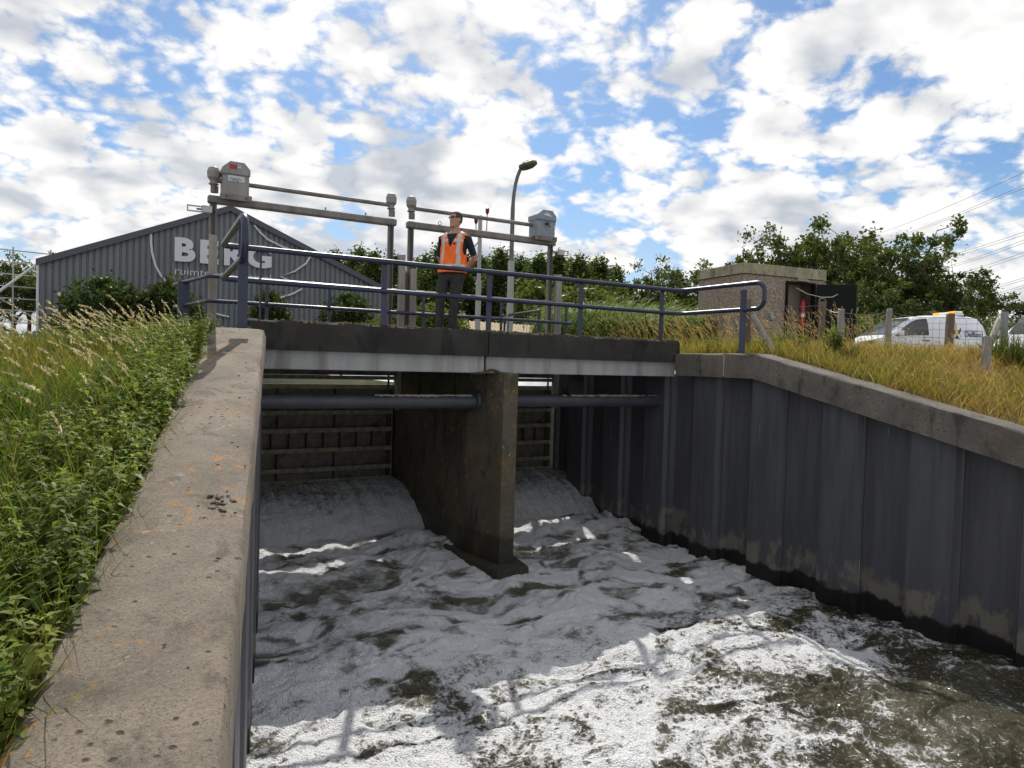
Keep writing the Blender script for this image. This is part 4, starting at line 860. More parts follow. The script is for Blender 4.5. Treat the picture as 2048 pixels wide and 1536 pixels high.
def van(loc, rz, lab, deco):
    v = empty('van', loc, rz); tag(v, lab, 'van', 'parked white vans')
    ss = sorted(set(list(STA[:, 0])+list(np.arange(0.2, 4.5, 0.2)))); rings = []
    for s in ss:
        h = vsec(s); rings.append([(s, -y, z) for y, z in h]+[(s, y, z) for y, z in reversed(h)])
    body = MB().loft(rings).build('body', M_VAN, v, smooth=True, bevel=0)
    for sd in (-1, 1):                   # side window in the front door
        q = []; top = [(1.42, 3.1), (1.70, 4.05), (2.0, 4.75), (2.2, 4.95), (2.55, 4.98)]; rows = []
        for (s, vt) in top: rows.append([(s, sd*(vpoint(s, 3.08+(vt-3.08)*k/4)[0]+0.012), vpoint(s, 3.08+(vt-3.08)*k/4)[1]) for k in range(5)])
        vs = [p for r_ in rows for p in r_]; fs = [(i*5+k, i*5+k+1, (i+1)*5+k+1, (i+1)*5+k) for i in range(4) for k in range(4)]
        MB().add(vs, fs).build('side_window', M_GLASS, v, smooth=True)
        mz = MB().loft([[(1.50+a*0.5, sd*(0.93+b2), 1.10+c2) for b2, c2 in ((0, 0), (0.18, 0.0), (0.19, 0.17), (0.02, 0.15))] for a in (0, 0.08, 0.22)]); mz.build('mirror', M_VAN, v, bevel=0.02)
        MB().box((2.45, sd*0.925, 0.98), (0.20, 0.03, 0.03)).build('door_handle', M_TRIMB, v)
        MB().box((2.3, sd*0.913, 0.55), (3.3, 0.03, 0.10)).build('side_trim', M_TRIMB, v, bevel=0.008)
        MB().loft([[(0.10+0.03*k, sd*(0.46+0.24*k), 0.62+0.06*k), (0.14+0.05*k, sd*(0.48+0.255*k), 0.76+0.07*k), (0.2+0.2*k, sd*(0.50+0.27*k), 0.79+0.07*k), (0.16+0.14*k, sd*(0.49+0.26*k), 0.66+0.06*k)] for k in (0, 0.5, 1.08)]).build('headlight', M_PLATE, v, smooth=True)
    rows = []
    for s in (1.16, 1.35, 1.6, 1.85, 2.06):
        _, tz, _, _, w2 = stat(s); rows.append([(s-0.012, w2*0.93*k, tz+0.012-0.01*abs(k)) for k in np.linspace(-1, 1, 9)])
    MB().add([p for r_ in rows for p in r_], [(i*9+k, i*9+k+1, (i+1)*9+k+1, (i+1)*9+k) for i in range(4) for k in range(8)]).build('windscreen', M_GLASS, v, smooth=True)
    MB().tube([(1.95, 0.1, 1.72), (1.78, 0.12, 1.86)], 0.01, 6).build('aerial', M_DARK, v)
    for s in (0.85, 3.75):
        for sd in (-1, 1):
            w = MB().lathe([(0.20, -0.09), (0.30, -0.10), (0.32, -0.05), (0.32, 0.05), (0.30, 0.10), (0.20, 0.09)], (0, 0, 0), 22).build('wheel', M_TYRE, v, smooth=True); w.rotation_euler = (R(90), 0, 0); w.location = (s, sd*0.82, 0.32)
            MB().lathe([(0.02, -0.07), (0.20, -0.085), (0.21, 0.0), (0.20, 0.085), (0.02, 0.07)], (0, 0, 0), 18).build('rim', M_RIM, w, smooth=True)
    MB().box((0.10, 0, 0.42), (0.25, 1.5, 0.22)).build('front_bumper', M_TRIMB, v, bevel=0.04); MB().box((4.55, 0, 0.42), (0.22, 1.6, 0.22)).build('rear_bumper', M_TRIMB, v, bevel=0.04)
    if deco:
        MB().box((3.75, 0, 1.87), (0.30, 1.2, 0.05)).build('beacon_base', M_WHITE, v, bevel=0.01)
        bb = MB().box((3.75, 0, 1.935), (0.26, 1.15, 0.08)).build('light_bar', M_WHITE, v, bevel=0.03)
        for yb in (-0.38, 0.38): MB().box((3.75, yb, 1.94), (0.30, 0.34, 0.085)).build('amber_lamp', M_AMB, bb, bevel=0.03)
        MB().add([(0.42, -0.855, 0.78), (0.95, -0.896, 0.82), (0.80, -0.893, 0.94), (0.40, -0.845, 0.89)], [(0, 1, 2, 3)]).build('yellow_stripe', M_YEL, v)
        MB().add([(0.62, -0.885, 0.79), (0.80, -0.899, 0.80), (0.72, -0.897, 0.93), (0.56, -0.878, 0.91)], [(0, 1, 2, 3)]).build('navy_stripe', M_NAVY, v)
        ye = -0.93; cxq, cz = 3.48, 1.30   # heraldic eagle
        for col, polys in ((M_NAVY, [[(-0.05, 0.0), (-0.22, 0.16), (-0.20, 0.02), (-0.13, -0.10), (-0.03, -0.12)], [(0.05, 0.0), (0.22, 0.16), (0.20, 0.02), (0.13, -0.10), (0.03, -0.12)], [(-0.05, -0.16), (0.05, -0.16), (0.09, -0.27), (0, -0.31), (-0.09, -0.27)]]),
                           (M_YEL, [[(-0.05, 0.06), (0.05, 0.06), (0.07, -0.08), (0.0, -0.18), (-0.07, -0.08)], [(-0.03, 0.08), (0.03, 0.08), (0.05, 0.20), (0.0, 0.36), (-0.03, 0.22)]])):
            e_ = MB()
            for pl in polys:
                e_.add([(cxq+x, -(vpoint(cxq, 3+max(0, (cz+z-1.12)/0.4))[0] if cz+z > 1.12 else 0.913)-0.008-(0.002 if col is M_YEL else 0), cz+z) for x, z in [(qx*0.72, qz*0.8) for qx, qz in pl]], [tuple(range(len(pl)))])
            e_.build('emblem', col, v, fix=False)
        place_text('lettering', 'Delfland', 3.74, 4.32, 1.13, 0.17, M_NAVY, v, -0.925, bold=0.012, ext=0.003)
        place_text('lettering', 'Hoogheemraadschap van', 3.74, 4.32, 1.31, 0.045, M_NAVY, v, -0.90, bold=0.0, ext=0.003)
    return v
vo = hz(10.75, 23.3, 3.40); van((vo.x, vo.y, 3.40), -yaw+R(3), 'white van with amber roof light and eagle emblem parked beyond the wire fence', True)
vo = hz(13.55, 18.6, 3.36); van((vo.x, vo.y, 3.36), -yaw+R(38), 'white van without emblem parked behind the grey steel fence post', False)

# ------------------------------------------------------------------ overhead power lines
M_CABLE = simple('power_cable', (0.10, 0.11, 0.13), 0.6, var=0.1, bumps=0)
for k, (ya, xb, yb, pair) in enumerate(((345, 1838, 437, 0), (370, 1855, 451, 6), (464, 1875, 518, 6), (480, 1905, 530, 6), (505, 1915, 548, 6), (555, 1980, 574, 5), (570, 1985, 588, 5))):
    dn, df = 105, 165; a3 = Vector(at(2048, ya, dn)); b3 = Vector(at(xb, yb, df)); d3 = b3-a3
    c = MB()
    for q in ((0, 1) if pair else (0,)):
        off = Vector((0, 0, -q*pair/1400*dn))
        pts = [a3+d3*t_+off+Vector((0, 0, 0.55*(t_-0)*(t_-1)+0.0)) for t_ in np.linspace(-1.6, 3.2, 25)]; c.tube(pts, 0.035, 5, cap=False)
    o = c.build('power_line', M_CABLE, None, fix=False)
    tag(o, ('thin single earth wire above the paired power cables', 'uppermost pair of power cables, just under the single wire', 'second pair of power cables counted down from the single wire', 'third pair of power cables counted down from the single wire', 'fourth pair of power cables counted down from the single wire', 'next-to-lowest pair of power cables', 'lowest pair of power cables near the conifer')[k], 'power line', 'overhead power cables')

# ------------------------------------------------------------------ steel frame and rubble left of the warehouse
gf = hz(-33.5, 44, 3.38); fr2 = empty('steel_frame', gf, wrz); tag(fr2, 'open galvanised steel frame beside the warehouse end wall', 'steel frame')
M_FRM = simple('pale_galvanised', (0.45, 0.47, 0.46), 0.5, 0.3, var=0.15)
for k in range(8): MB().tube([(-4.5, 0, 0.9+0.78*k), (4.2, 0.2, 0.8+0.76*k)], 0.04, 6).build('rail', M_FRM, fr2)
for x in (-4, -2.3, -0.3, 1.7, 3.7): MB().tube([(x, 0, 0), (x, 0, 6.4)], 0.05, 6).build('upright', M_FRM, fr2)
for (a_, b_) in (((0.9, -0.2, 3.4), (3.5, -0.2, 5.9)), ((-0.8, -0.2, 0.4), (1.2, -0.2, 1.9))): MB().tube([a_, b_], 0.09, 6).build('brace', M_WHITE, fr2)
rb = MB(); rr = random.Random(4)
for k in range(90): rb.box((rr.gauss(0.2, 1.6), rr.uniform(-0.8, 0.8), abs(rr.gauss(0.2, 0.7))), (rr.uniform(0.1, 0.7), rr.uniform(0.1, 0.4), rr.uniform(0.05, 0.25)), (rr.uniform(0, 1), rr.uniform(0, 1), rr.uniform(0, 3)))
o = rb.build('rubble_heap', simple('pale_rubble', (0.38, 0.34, 0.33), 0.9, var=0.4, scale=2)); q = hz(-33.0, 43, 3.4); o.location = q; tag(o, 'heap of pale rubble in front of the open steel frame', 'rubble', kind='stuff')
# ------------------------------------------------------------------ trees and shrubs
M_LEAF = leaf_mat('tree_leaves', 0.40); M_GRASS = leaf_mat('grass_blades', 0.45); M_BARK = simple('bark', (0.10, 0.085, 0.065), 0.9, var=0.35, scale=5, streak=True)
def leaf_cloud(C, S, size, cols, rg, flat=0.5, down=0.0):
    """C: clump centres, S: clump radii (n,3); returns quads"""
    n = len(C); P_ = C+rg.normal(size=(n, 3))*S
    a = rg.normal(size=(n, 3)); a /= np.linalg.norm(a, axis=1)[:, None]; b = rg.normal(size=(n, 3)); b -= a*(a*b).sum(1)[:, None]; b /= np.linalg.norm(b, axis=1)[:, None]
    s = size*rg.uniform(0.6, 1.3, n)[:, None]; a = a*s; b = b*s*flat
    V = np.stack([P_-a, P_+b, P_+a, P_-b], 1).reshape(-1, 3); F = np.arange(n*4).reshape(-1, 4)
    c = cols[rg.integers(0, len(cols), n)]*rg.uniform(0.75, 1.25, n)[:, None]
    return V, F, np.repeat(c, 4, 0)
def tree_meshes(kind, seed):
    rg = np.random.default_rng(seed); rr = random.Random(seed); mb = MB(); tips = []
    if kind == 'poplar':                 # unit height 1
        mb.tube([(0, 0, -0.02), (0.01, 0, 0.35), (0.03, 0, 0.9)], [0.016, 0.011, 0.003], 6)
        for i in range(40):
            z = 0.06+0.88*i/40; r_ = 0.17*(0.62+0.5*math.sin(math.pi*min(1, z+0.15)))*rr.uniform(0.35, 1.15)*(1-max(0, z-0.45)*1.7); a = rr.uniform(0, 6.28)
            t = Vector((r_*math.cos(a)+0.05*z, r_*math.sin(a), min(1.0, z+r_*0.9))); mb.tube([(0.02*z, 0, z-0.05), Vector((0.02*z, 0, z)).lerp(t, 0.6), t], [0.005, 0.003, 0.001], 4, cap=False)
            k_ = 0.026 if z < 0.7 else 0.016
            tips.append((t, (k_, k_, 0.040))); tips.append((t*0.55+Vector((0.02*z, 0, z))*0.45, (0.032, 0.032, 0.04)))
        n = 9500; size = 0.0125; flat = 0.6; cols = np.array([(0.050, 0.085, 0.024), (0.065, 0.105, 0.028), (0.090, 0.125, 0.036), (0.042, 0.070, 0.022)])
    elif kind == 'broad':
        mb.tube([(0, 0, -0.02), (0.02, 0, 0.2), (0.0, 0.02, 0.45)], [0.028, 0.022, 0.014], 7)
        for i in range(11):
            a = i*2.4+rr.uniform(-0.4, 0.4); zs = rr.uniform(0.15, 0.45); e = rr.uniform(0.45, 1.3); l = rr.uniform(0.30, 0.52)
            t = Vector((l*math.cos(e)*math.cos(a), l*math.cos(e)*math.sin(a), zs+l*math.sin(e))); s0 = Vector((0.01, 0.01, zs)); mid = s0.lerp(t, 0.5)+Vector((0, 0, -0.02)); mb.tube([s0, mid, t], [0.012, 0.008, 0.002], 5, cap=False)
            for j in range(8):
                u = s0.lerp(t, rr.uniform(0.40, 1.08)); q = u+Vector((rr.gauss(0, 0.085), rr.gauss(0, 0.085), rr.gauss(0.02, 0.07))); mb.tube([u, q], [0.003, 0.001], 4, cap=False)
                s = rr.uniform(0.016, 0.034); tips.append((q, (s, s, s*0.8)))
        n = 7600; size = 0.0135; flat = 0.6; cols = np.array([(0.052, 0.082, 0.023), (0.070, 0.104, 0.028), (0.10, 0.13, 0.040), (0.042, 0.066, 0.020)])
    elif kind == 'conifer':
        mb.tube([(0, 0, -0.02), (0, 0, 0.95)], [0.02, 0.003], 6)
        for i in range(60):
            z = 0.08+0.88*i/60; r_ = 0.26*(1-z)*rr.uniform(0.5, 1.1)+0.02; a = rr.uniform(0, 6.28); tips.append((Vector((r_*math.cos(a), r_*math.sin(a), z)), (0.04, 0.04, 0.02)))
        n = 4200; size = 0.022; flat = 0.3; cols = np.array([(0.03, 0.05, 0.025), (0.045, 0.07, 0.035)])
    else:                                # shrub
        for i in range(9):
            a = rr.uniform(0, 6.28); r_ = rr.uniform(0.1, 0.45); t = Vector((r_*math.cos(a), r_*math.sin(a), rr.uniform(0.35, 0.85))); mb.tube([(0, 0, -0.02), t*0.5, t], [0.02, 0.014, 0.004], 5)
        for i in range(75):
            a = rr.uniform(0, 6.28); e = rr.uniform(-0.1, 1.57); r_ = rr.uniform(0.42, 0.60); s = rr.uniform(0.05, 0.09)
            tips.append((Vector((r_*math.cos(e)*math.cos(a), r_*math.cos(e)*math.sin(a), 0.35+r_*math.sin(e)*1.0)), (s, s, s)))
            if i % 2: tips.append((Vector((r_*0.6*math.cos(a), r_*0.6*math.sin(a), 0.3+0.4*rr.random())), (0.11, 0.11, 0.11)))
        n = 5200; size = 0.036; flat = 0.55
        cols = {'shrub': np.array([(0.024, 0.042, 0.015), (0.034, 0.054, 0.018), (0.048, 0.072, 0.022)]), 'bright': np.array([(0.075, 0.105, 0.022), (0.10, 0.13, 0.03), (0.055, 0.085, 0.02)])}[kind]
    T = np.array([list(t) for t, _ in tips]); S = np.array([s for _, s in tips]); k = rg.integers(0, len(T), n)
    V, F, c = leaf_cloud(T[k], S[k], size, cols, rg, flat); cr = np_mesh('crown', V, F, c)
    me = bpy.data.meshes.new('trunk'); me.from_pydata(mb.v, [], mb.f); me.update(); return me, cr
TM = {('poplar', i): tree_meshes('poplar', 100+i) for i in range(4)}
TM.update({('broad', i): tree_meshes('broad', 200+i) for i in range(5)}); TM.update({('shrub', i): tree_meshes('shrub', 300+i) for i in range(3)}); TM.update({('bright', i): tree_meshes('bright', 320+i) for i in range(2)}); TM[('conifer', 0)] = tree_meshes('conifer', 400)
def tree(kind, var, loc, hgt, wid, rz, lab, cat='tree', group=None, name=None, lean=0.0):
    e = empty(name or {'poplar': 'poplar_tree', 'broad': 'broadleaf_tree', 'conifer': 'conifer', 'shrub': 'shrub', 'bright': 'shrub'}[kind], loc, rz); e.scale = (wid, wid, hgt); tag(e, lab, cat, group)
    tr, cr = TM[(kind, var)]; link('trunk' if cat == 'tree' else 'stems', tr, M_BARK, e); link('crown' if cat == 'tree' else 'foliage', cr, M_LEAF, e)
    return e
def tree_px(kind, var, px, ytop, dep, wid, lab, cat='tree', group=None, zb=3.3, name=None):
    t = at(px, ytop, dep); q = hz((px-1024)/1400*dep, dep, zb); tree(kind, var, q, (t[2]-zb)/{'poplar': 1.0, 'broad': 0.94, 'conifer': 1.0, 'shrub': 0.98, 'bright': 0.98}[kind], wid, random.uniform(-0.5, 0.5)-yaw, lab, cat, group, name)
for k, (px, yt, dp) in enumerate(((655, 502, 66), (700, 497, 62), (735, 503, 58), (775, 508, 64), (835, 512, 60), (868, 484, 56), (905, 492, 60), (945, 512, 62), (985, 498, 58), (1020, 515, 64), (1062, 507, 57), (1100, 505, 60), (1140, 512, 57), (1180, 516, 61), (1215, 530, 63), (680, 515, 72), (757, 520, 73), (815, 522, 72), (888, 512, 74), (965, 520, 74), (1040, 522, 73), (1120, 522, 74), (1162, 526, 73))):
    tree_px('poplar', k % 4, px, yt, dp, 13.0, 'wind-blown poplar in the dense row behind the bridge', 'tree', 'poplar row behind the bridge')
for k, (px, yt, dp, w) in enumerate(((1255, 532, 46, 6.5), (1312, 528, 44, 6.5), (1372, 520, 40, 7.0))):
    tree_px('broad', k % 5, px, yt, dp, w, ('low broadleaf tree at the end of the poplar row', 'broadleaf tree with bare stems showing, between poplars and hut', 'dense broadleaf tree touching the hut wall')[k], 'tree', 'trees beyond the reeds')
for k, (px, yt, dp, w) in enumerate(((1515, 470, 36, 6.0), (1590, 440, 34, 7.4), (1655, 452, 38, 6.5), (1725, 446, 33, 6.6), (1800, 432, 32, 7.6), (1868, 520, 30, 5.6), (1760, 560, 28, 5.2), (1935, 550, 36, 5.2), (1680, 545, 30, 5.0))):
    tree_px('broad', (k+1) % 5, px, yt, dp, w, ('thin-crowned tree rising over the hut roof ridge', 'broad airy tree rising behind the hut roof', 'leafy tree behind the open hut door', 'upright tree between the door and the van', 'tallest dark tree above the emblem van',
        'rounded tree beside the power cables', 'low dark tree behind the van roof', 'loose small tree just beyond the rear of the emblem van', 'low tree between the hut door and reeds')[k], 'tree', 'trees behind the hut and van')
tree_px('conifer', 0, 2045, 600, 38, 9.0, 'blue-green conifer behind the van without emblem', 'tree')
tree_px('broad', 2, 22, 505, 55, 8, 'green tree behind the open steel frame', 'tree'); tree_px('broad', 3, 55, 512, 58, 7, 'tree against the warehouse eaves behind the steel frame', 'tree')
for k, (px, yt, dp, w, kd, lab) in enumerate(((208, 560, 40, 4.1, 'shrub', 'wide dark shrub against the warehouse wall'), (335, 566, 41, 3.4, 'shrub', 'dark shrub below the BERG slogan'), (535, 588, 44, 2.3, 'shrub', 'small dark shrub below the letter G'),
        (692, 590, 45, 3.2, 'shrub', 'round shrub near the warehouse far corner'), (1075, 572, 44, 4.0, 'bright', 'light green shrub behind the street lamp'), (1150, 578, 40, 4.2, 'bright', 'light green shrub beside the far hoist post'), (872, 615, 24, 2.2, 'bright', 'yellow-green bush seen between the man and the timber posts'), (800, 622, 26, 2.0, 'bright', 'low bush behind the timber posts'))):
    tree_px(kd, k % (3 if kd == 'shrub' else 2), px, yt, dp, w, lab, 'shrub', None)

# ------------------------------------------------------------------ ground cover
def blades(X, Y, Z, h, w, ang, lean, cb, ct, rg, segs=3, droop=0.5):
    """curved tapering blades; returns V, quads"""
    n = len(X); dx, dy = np.cos(ang), np.sin(ang); sa = rg.uniform(0, np.pi, n); sx, sy = np.cos(sa), np.sin(sa)
    lv = []; cl = []
    for i in range(segs+1):
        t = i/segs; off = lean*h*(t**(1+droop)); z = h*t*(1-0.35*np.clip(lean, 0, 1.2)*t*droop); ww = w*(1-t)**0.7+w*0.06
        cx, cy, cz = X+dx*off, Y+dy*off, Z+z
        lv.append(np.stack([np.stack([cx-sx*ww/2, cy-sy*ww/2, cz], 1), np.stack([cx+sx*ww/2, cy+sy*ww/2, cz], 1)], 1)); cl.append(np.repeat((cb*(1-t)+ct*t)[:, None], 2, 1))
    V = np.stack(lv, 1).reshape(n, -1, 3); C = np.stack(cl, 1).reshape(n, -1, 3); m_ = V.shape[1]
    b = np.arange(n)[:, None]*m_; q = []
    for i in range(segs): q.append(np.stack([b[:, 0]+2*i, b[:, 0]+2*i+1, b[:, 0]+2*i+3, b[:, 0]+2*i+2], 1))
    return V.reshape(-1, 3), np.concatenate(q), C.reshape(-1, 3), (dx, dy)
class Veg:
    def __init__(s): s.V = []; s.F = []; s.C = []; s.n = 0
    def add(s, V, F, C): s.V.append(V); s.F.append(F+s.n); s.C.append(C); s.n += len(V)
    def build(s, name, lab, cat):
        me = np_mesh(name, np.concatenate(s.V), np.concatenate(s.F), np.concatenate(s.C)); o = link(name, me, M_GRASS); tag(o, lab, cat, kind='stuff'); return o
def pick(cols, n, rg, var=0.25): return np.array(cols)[rg.integers(0, len(cols), n)]*rg.uniform(1-var, 1+var, n)[:, None]
GREEN = [(0.090, 0.140, 0.024), (0.115, 0.165, 0.028), (0.070, 0.11, 0.022), (0.14, 0.175, 0.040)]; DRY = [(0.33, 0.245, 0.105), (0.27, 0.18, 0.07), (0.36, 0.28, 0.13), (0.24, 0.15, 0.055)]; GOLD = [(0.34, 0.23, 0.055), (0.30, 0.19, 0.04), (0.26, 0.20, 0.06)]
def zones(X, Y, sc, seed): return fbm(X*sc, Y*sc, seed, 3)
# left bank: grass
rg = np.random.default_rng(11); g = Veg()
def left_pts(n, y0, y1, u0, u1, rg, po=1.0):
    Y = y0+(y1-y0)*rg.random(n)**po; u = u0+(u1-u0)*rg.random(n)**1.3; X = np.where(Y < 9.3, xl(Y)-0.54, 1.3)-u; return X, Y, bank_left(X, Y)
def lay(n, y0, y1, u0, u1, h0, h1, w, cols, tipm, lean, rg, g, seed=1, ang=None, sel=None, segs=3, po=1.0, droop=0.5):
    X, Y, Z = left_pts(n, y0, y1, u0, u1, rg, po)
    if sel is not None: k = sel(X, Y); X, Y, Z = X[k], Y[k], Z[k]
    n = len(X); h = rg.uniform(h0, h1, n); c = pick(cols, n, rg); A = (rg.uniform(0, 6.28, n) if ang is None else rg.normal(ang, 0.6, n))
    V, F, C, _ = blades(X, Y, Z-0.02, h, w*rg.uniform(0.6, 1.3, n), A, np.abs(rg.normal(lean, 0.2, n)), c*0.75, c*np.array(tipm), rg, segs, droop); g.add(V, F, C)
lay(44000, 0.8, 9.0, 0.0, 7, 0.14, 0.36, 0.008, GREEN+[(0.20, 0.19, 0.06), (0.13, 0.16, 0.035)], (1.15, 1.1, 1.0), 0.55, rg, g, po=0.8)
lay(13000, 4.5, 10.5, 0.2, 9, 0.12, 0.28, 0.010, DRY, (1.1, 1.05, 1.0), 0.5, rg, g, sel=lambda X, Y: zones(X, Y, 0.5, 3)+0.14*(Y-6.6) > 0.0)
lay(20000, 6.8, 13.5, 0.3, 14, 0.10, 0.24, 0.016, [(0.34, 0.20, 0.075), (0.30, 0.16, 0.055), (0.36, 0.25, 0.10)], (1.1, 1.0, 0.9), 0.5, rg, g)
lay(5000, 0.8, 6.0, 0.3, 4.0, 0.25, 0.55, 0.013, [(0.06, 0.11, 0.018), (0.08, 0.14, 0.022)], (1.2, 1.15, 1.0), 0.8, rg, g, sel=lambda X, Y: zones(X, Y, 0.6, 8) > 0.05)
lay(16000, 13, 45, 0.0, 50, 0.15, 0.4, 0.05, GREEN+DRY, (1.1, 1.05, 1.0), 0.4, rg, g, segs=2)
g.build('grass', 'tangled green and straw grass on the bank beside the wide coping', 'grass')
# left bank: flowering grass stalks with pale seed heads
def stalks(n, pts, h0, h1, rg, ang, g, headc, stemc, hw=0.016, lean=0.45, hl=0.16):
    X, Y, Z = pts; n = len(X); h = rg.uniform(h0, h1, n); A = rg.normal(ang, 0.45, n); le = np.abs(rg.normal(lean, 0.15, n)); c = pick(stemc, n, rg)
    V, F, C, d = blades(X, Y, Z, h, np.full(n, 0.0045), A, le, c, c, rg, 5, 0.9); g.add(V, F, C)
    tip = V.reshape(n, -1, 3)[:, -2:].mean(1); pre = V.reshape(n, -1, 3)[:, -6:-4].mean(1); dr = tip-pre; dr /= np.linalg.norm(dr, axis=1)[:, None]
    base = tip-dr*hl*0.6; m = 24; k = np.repeat(np.arange(n), m); t = rg.random(n*m); cc = pick(headc, n*m, rg)
    ctr = base[k]+dr[k]*(hl*t*rg.uniform(0.6, 1.1, n)[k])[:, None]+np.array([0, 0, -0.05])*(t**2)[:, None]*0.6+rg.normal(size=(n*m, 3))*hw*0.22*(1-0.6*t)[:, None]
    a = dr[k]*0.011+rg.normal(size=(n*m, 3))*0.006; b = rg.normal(size=(n*m, 3))*0.0026
    V2 = np.stack([ctr-a, ctr+b, ctr+a, ctr-b], 1).reshape(-1, 3); g.add(V2, np.arange(n*m*4).reshape(-1, 4), np.repeat(cc, 4, 0))
g = Veg(); STRAW = [(0.48, 0.42, 0.33), (0.54, 0.48, 0.39), (0.40, 0.31, 0.23)]; STEM = [(0.28, 0.25, 0.10), (0.20, 0.21, 0.07)]
WIND = math.pi*0.98
X, Y, Z = left_pts(520, 2.2, 7.4, 0.15, 4.5, rg); k = zones(X, Y, 0.7, 14) > -0.12; stalks(0, (X[k], Y[k], Z[k]), 0.45, 0.78, rg, WIND, g, STRAW, STEM, hl=0.15)
X, Y, Z = left_pts(110, 6.6, 9.0, 0.1, 3.5, rg); stalks(0, (X, Y, Z), 0.35, 0.62, rg, WIND, g, STRAW+[(0.26, 0.17, 0.13)], STEM, hl=0.2)
g.build('seeding_grass', 'pale seed heads of tall grass nodding over the bank', 'grass')
# left bank: nettles
def nettles(pts, h0, h1, rg, g, lf=0.075, cols=None, pairs=7):
    X, Y, Z = pts; n = len(X); h = rg.uniform(h0, h1, n); A = rg.uniform(0, 6.28, n); le = np.abs(rg.normal(0.2, 0.12, n)); cols = cols or [(0.095, 0.140, 0.026), (0.120, 0.170, 0.030), (0.072, 0.110, 0.024), (0.165, 0.190, 0.038)]
    c0 = pick(cols, n, rg)
    V, F, C, (dx, dy) = blades(X, Y, Z, h, np.full(n, 0.008), A, le, c0*0.8, c0, rg, 3, 0.6); g.add(V, F, C)
    for j in range(pairs):
        t = 0.22+0.78*j/(pairs-1); s = lf*(1.15-0.62*t)*rg.uniform(0.8, 1.25, n)
        off = le*h*(t**1.6); B = np.stack([X+dx*off, Y+dy*off, Z+h*t*(1-0.35*le*t*0.6)], 1)
        for q in range(4):
            if q > 1 and j < pairs-3: 
                if q == 2: pass
                else: continue
            az = A+j*1.57+q*math.pi/(1 if q < 2 else 2)+rg.normal(0, 0.35, n); el = rg.normal(-0.25 if t < 0.85 else 0.35, 0.3, n)
            d = np.stack([np.cos(az)*np.cos(el), np.sin(az)*np.cos(el), np.sin(el)], 1); sd = np.stack([-np.sin(az), np.cos(az), 0*az], 1); up = np.cross(d, sd)
            s3 = s[:, None]; p0 = B+d*s3*0.12; p1 = B+d*s3*1.25+np.array([0, 0, -0.012]); mid = B+d*s3*0.55+up*s3*-0.02; l_ = mid+sd*s3*0.34+up*s3*0.10; r_ = mid-sd*s3*0.34+up*s3*0.10
            V = np.stack([p0, l_, mid, p1, r_], 1).reshape(-1, 3); b = np.arange(n)*5; F = np.concatenate([np.stack([b, b+1, b+3, b+2], 1), np.stack([b, b+2, b+3, b+4], 1)])
            c = np.repeat(c0*(0.8+0.45*t)*rg.uniform(0.85, 1.2, n)[:, None], 5, 0); g.add(V, F, c)
g = Veg()
X, Y, Z = left_pts(2300, 0.7, 8.8, 0.0, 3.2, rg, 0.75); k = (zones(X, Y, 0.55, 23) > 0.10) | ((xl(Y)-0.54-X) < 0.6); nettles((X[k], Y[k], Z[k]), 0.16, 0.40, rg, g, 0.062)
X, Y, Z = left_pts(420, 3.0, 9.0, 0.0, 0.35, rg); nettles((X, Y, Z), 0.14, 0.30, rg, g, 0.052)
X, Y, Z = left_pts(170, 6.6, 8.6, 0.0, 0.6, rg); nettles((X, Y, Z), 0.22, 0.42, rg, g, 0.045, [(0.11, 0.15, 0.03), (0.14, 0.17, 0.03), (0.08, 0.12, 0.025)], 9)
X, Y, Z = left_pts(800, 5.0, 9.5, 2.0, 7.0, rg); k = zones(X, Y, 0.5, 29) > 0.02; nettles((X[k], Y[k], Z[k]), 0.16, 0.38, rg, g, 0.07)
g.build('nettles', 'bright green nettles crowding along the wide coping', 'nettles')
# right bank: dry golden grass, weeds, reeds
def right_pts(n, x0, x1, y0, y1, rg): X = x0+(x1-x0)*rg.random(n)**1.2; Y = rg.uniform(y0, y1, n); return X, Y, bank_right(X, Y)
def layr(n, x0, x1, y0, y1, h0, h1, w, cols, tipm, lean, rg, g, sel=None, segs=3, ang=None, droop=0.5):
    X, Y, Z = right_pts(n, x0, x1, y0, y1, rg)
    if sel is not None: k = sel(X, Y); X, Y, Z = X[k], Y[k], Z[k]
    n = len(X); h = rg.uniform(h0, h1, n); c = pick(cols, n, rg); A = rg.uniform(0, 6.28, n) if ang is None else rg.normal(ang, 0.7, n)
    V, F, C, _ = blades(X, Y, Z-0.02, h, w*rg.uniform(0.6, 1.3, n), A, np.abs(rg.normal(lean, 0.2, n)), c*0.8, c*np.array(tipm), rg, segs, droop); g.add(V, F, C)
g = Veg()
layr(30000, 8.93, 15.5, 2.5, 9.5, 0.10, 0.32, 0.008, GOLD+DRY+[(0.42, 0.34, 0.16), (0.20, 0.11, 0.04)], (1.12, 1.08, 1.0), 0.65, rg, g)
layr(22000, 8.93, 15.5, 2.5, 9.5, 0.10, 0.36, 0.009, [(0.16, 0.18, 0.03), (0.20, 0.20, 0.035), (0.09, 0.12, 0.025), (0.06, 0.085, 0.02)], (1.1, 1.1, 1.0), 0.6, rg, g, sel=lambda X, Y: zones(X, Y, 0.8, 44) > -0.05)
layr(9000, 8.9, 20, 9.3, 16, 0.12, 0.40, 0.014, GOLD+GREEN, (1.1, 1.05, 1.0), 0.5, rg, g)
layr(9000, 12, 60, 6, 55, 0.15, 0.4, 0.06, GREEN+GOLD, (1.1, 1.05, 1.0), 0.4, rg, g, segs=2)
g.build('dry_grass', 'dry golden grass on the bank above the dark piling', 'grass')
